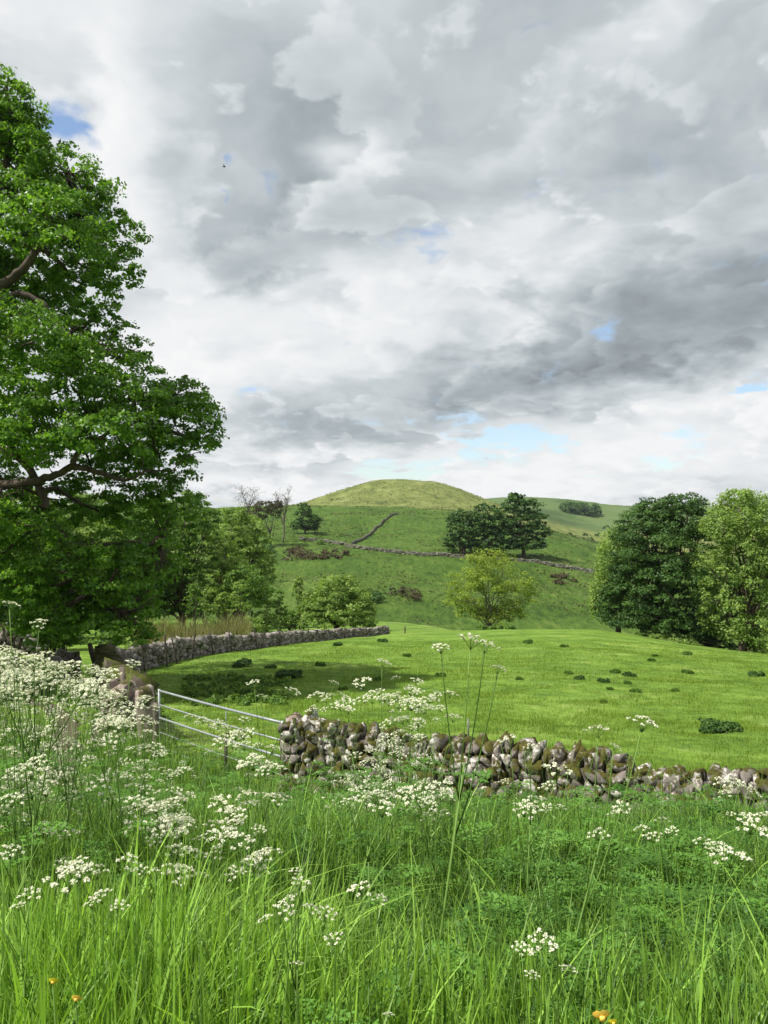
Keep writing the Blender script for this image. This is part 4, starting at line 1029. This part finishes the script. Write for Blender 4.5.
# a bird
def bird():
    c = P3(223, 164, 70); mb = MB()
    mb.tube([c + [-.16, 0, .02], c + [-.08, 0, 0], c + [.05, 0, 0], c + [.14, 0, .03]], [.01, .05, .05, .015], 8)
    mb.add([c + [-.04, 0, .03], c + [.06, 0, .03], c + [.02, -.22, .10], c + [-.05, -.42, .04], c + [.02, .22, .10], c + [-.05, .42, .04], c + [-.04, -.2, .09], c + [-.04, .2, .09]],
           [(0, 1, 2, 6), (0, 7, 4, 1)], [(6, 2, 3), (7, 5, 4)])
    o = mb.build('bird', M['dark_wood'], None, origin=tuple(c)); tag(o, 'tiny dark bird flying high in the sky beside the sycamore', 'bird')
bird()

# ------------------------------------------------------------------ air
def haze():
    m, t = new_mat('air'); v = t.node('ShaderNodeVolumePrincipled', inp={'Color': (.78, .86, .95, 1), 'Density': HAZE, 'Anisotropy': .3})
    t.node('ShaderNodeOutputMaterial', inp={'Volume': v.outputs[0]})
    mb = MB(); mb.box((0, 0, 0), (9600, 9600, 75.5)); o = mb.build('haze', m); o.location = (0, 0, HAZE_Z); tag(o, 'faint pale haze in the distance', 'haze', kind='stuff')
HAZE = .00006; HAZE_Z = 14.5
haze()

# ------------------------------------------------------------------ sky
def sky():
    w = bpy.data.worlds.new('World'); SC.world = w; w.use_nodes = True; t = NT(w.node_tree)
    el = math.radians(SUN_EL); rot = math.atan2(SUN_DIR[0], SUN_DIR[1])
    w.cycles.sampling_method = 'MANUAL'; w.cycles.sample_map_resolution = 256
    sk = t.node('ShaderNodeTexSky', sky_type='NISHITA', sun_disc=False, sun_elevation=el, sun_rotation=rot % (2*math.pi))
    D = t.node('ShaderNodeTexCoord').outputs['Generated']
    sp = t.node('ShaderNodeSeparateXYZ', inp={0: D}); zz = t.m('ADD', t.m('MAXIMUM', sp.outputs[2], 0.0), .30)
    Pv = t.node('ShaderNodeCombineXYZ', inp={0: t.m('DIVIDE', sp.outputs[0], zz), 1: t.m('DIVIDE', sp.outputs[1], zz), 2: t.m('MULTIPLY', sp.outputs[2], 1.2)}).outputs[0]
    w0 = t.v('SUBTRACT', t.noise(Pv, 1.9, 5, .6, out=1, dim='2D'), (.5, .5, .5))
    def warped(sc, amt, off):
        return t.v('ADD', t.v('ADD', Pv, off), t.v('SCALE', w0, amt))
    dw = t.v('ADD', D, t.v('SCALE', w0, .15))
    def blob(px, py, sx, sy, amp):
        d = Vector(((px - CX) / F, 1, (HY - py) / F)); L = d.length; d /= L
        e = t.v('MULTIPLY', t.v('SUBTRACT', dw, tuple(d)), (F / sx * L, 1.2, F / sy * L))
        q = t.v('DOT_PRODUCT', e, e, out=1)
        return t.m('MULTIPLY', t.m('EXPONENT', t.m('MULTIPLY', q, -.5)), amp)
    def total(bl):
        s_ = None
        for b in bl:
            v = blob(*b); s_ = v if s_ is None else t.m('ADD', s_, v)
        return s_
    tone = total(SKY_TONE); blue = total(SKY_BLUE)
    # soft high sheet behind everything
    nb = t.noise(warped(1.5, .5, (3.1, 1.7, 0)), 1.3, 5, .55, dim='2D')
    val = t.m('ADD', t.m('MULTIPLY', t.m('SUBTRACT', nb, .5), .9), SKY_BASE)
    # heaped layers: thin rims bright, thick middles and bases grey
    for sc, amt, off, th, wid, bright, grey, tk, al in SKY_LAYERS:
        P_ = warped(sc * 1.3, amt, off); n = t.noise(P_, sc, 6, .52, dim='2D'); nl = t.noise(t.v('ADD', P_, (-.12 / sc, .06 / sc, 0)), sc, 6, .52, dim='2D')
        n = t.m('SUBTRACT', n, t.m('MULTIPLY', tone, tk))
        alpha = t.m('MULTIPLY', t.smooth(n, th, th + wid), al)
        thick = t.smooth(n, th + wid * .3, th + wid * .3 + .24)
        layer = t.m('ADD', t.m('ADD', t.m('MULTIPLY', thick, grey - bright), bright), t.m('MULTIPLY', t.m('SUBTRACT', nl, t.m('ADD', n, t.m('MULTIPLY', tone, tk))), -1.3))
        val = t.m('ADD', t.m('MULTIPLY', val, t.m('SUBTRACT', 1.0, alpha)), t.m('MULTIPLY', layer, alpha))
    val = t.m('ADD', val, t.m('MULTIPLY', tone, SKY_DIRECT))
    cloud = t.ramp(val, SKY_RAMP)
    n2 = t.noise(warped(3.0, .3, (7.7, 2.1, 0)), 4.0, 6, .58, dim='2D')
    cov = t.m('ADD', t.m('MULTIPLY', t.m('SUBTRACT', n2, .5), 2.2), t.m('MULTIPLY', blue, -1.3))
    cov = t.smooth(cov, -.70, -.26)
    b1 = t.node('ShaderNodeBackground', inp={0: sk.outputs[0], 1: .13})
    b2 = t.node('ShaderNodeBackground', inp={0: cloud, 1: CLOUD_STR})
    mx = t.node('ShaderNodeMixShader', inp={0: cov, 1: b1.outputs[0], 2: b2.outputs[0]})
    t.node('ShaderNodeOutputWorld', inp={0: mx.outputs[0]})
SUN_EL = 56.0
az = math.radians(-110)
SUN_DIR = Vector((math.sin(az) * math.cos(math.radians(SUN_EL)), math.cos(az) * math.cos(math.radians(SUN_EL)), math.sin(math.radians(SUN_EL))))
SKY_BASE = .70; CLOUD_STR = .675; SKY_DIRECT = .82
# scale, warp, offset, threshold, edge width, rim value, core value, tone influence, opacity
SKY_LAYERS = [(1.25, .28, (4.0, 0.6, 0), .46, .11, .86, .46, .35, .80), (2.3, .14, (5.3, 2.2, 0), .50, .075, .90, .52, .3, .52), (4.8, .07, (9.1, 7.2, 0), .53, .07, .93, .62, .2, .38)]
SKY_RAMP = [(0.0, (.13, .15, .165)), (.25, (.235, .268, .29)), (.5, (.425, .475, .505)), (.68, (.62, .67, .70)), (.82, (.83, .855, .875)), (.97, (.96, .97, .975))]
SKY_TONE = [(720,300,90,34,-.36),(610,360,110,22,-.30),(470,370,60,26,-.26),(300,425,90,16,-.16),(560,410,60,10,-.16),(250,262,50,14,-.18),(160,190,26,28,-.16),(660,200,110,30,-.16),(390,70,160,40,-.03),(620,110,160,50,-.10),(600,300,50,22,-.16),(320,220,60,24,-.1),(740,160,60,60,-.08),
            (110,150,40,50,.08),(40,60,50,40,.10),(200,345,50,30,.14),(500,330,24,18,.34),(590,245,90,12,.16),(320,320,60,18,.12),(240,488,90,10,.28),(450,468,160,12,.28),(700,425,100,22,.22),(355,130,26,14,.22),(622,208,22,10,.16),(480,260,80,20,.08),(620,495,120,10,.15)]
SKY_BLUE = [(50,140,17,9,.42),(232,165,7,10,.42),(228,203,8,4,.45),(545,446,44,5,.40),(640,460,26,8,.42),(785,415,12,5,.40),(362,112,8,7,.3),(405,472,40,7,.45),(470,455,50,6,.45),(735,395,16,4,.4)]
sky()

L = bpy.data.lights.new('sun', 'SUN'); L.energy = 5.0; L.angle = math.radians(.5); L.color = (1.0, .955, .87)
so = bpy.data.objects.new('sun', L); link(so); so.rotation_mode = 'QUATERNION'; so.rotation_quaternion = SUN_DIR.to_track_quat('Z', 'Y')

cam = bpy.data.cameras.new('camera'); co = bpy.data.objects.new('camera', cam); link(co)
cam.sensor_fit = 'VERTICAL'; cam.sensor_height = 24.0; cam.lens = 24.0 * F / 1024.0; cam.clip_start = .05; cam.clip_end = 20000
co.location = (0, 0, EYE); co.rotation_euler = (math.radians(90) + math.atan((HY - 512) / F), 0, 0)
SC.camera = co
vs = SC.view_settings; vs.view_transform = 'Standard'; vs.look = 'None'; vs.exposure = .52; vs.gamma = 1; vs.use_curve_mapping = False
SC.render.engine = 'CYCLES'; cy = SC.cycles
cy.max_bounces = 6; cy.diffuse_bounces = 3; cy.glossy_bounces = 2; cy.transmission_bounces = 4; cy.transparent_max_bounces = 4; cy.use_denoising = True
cy.caustics_reflective = False; cy.caustics_refractive = False
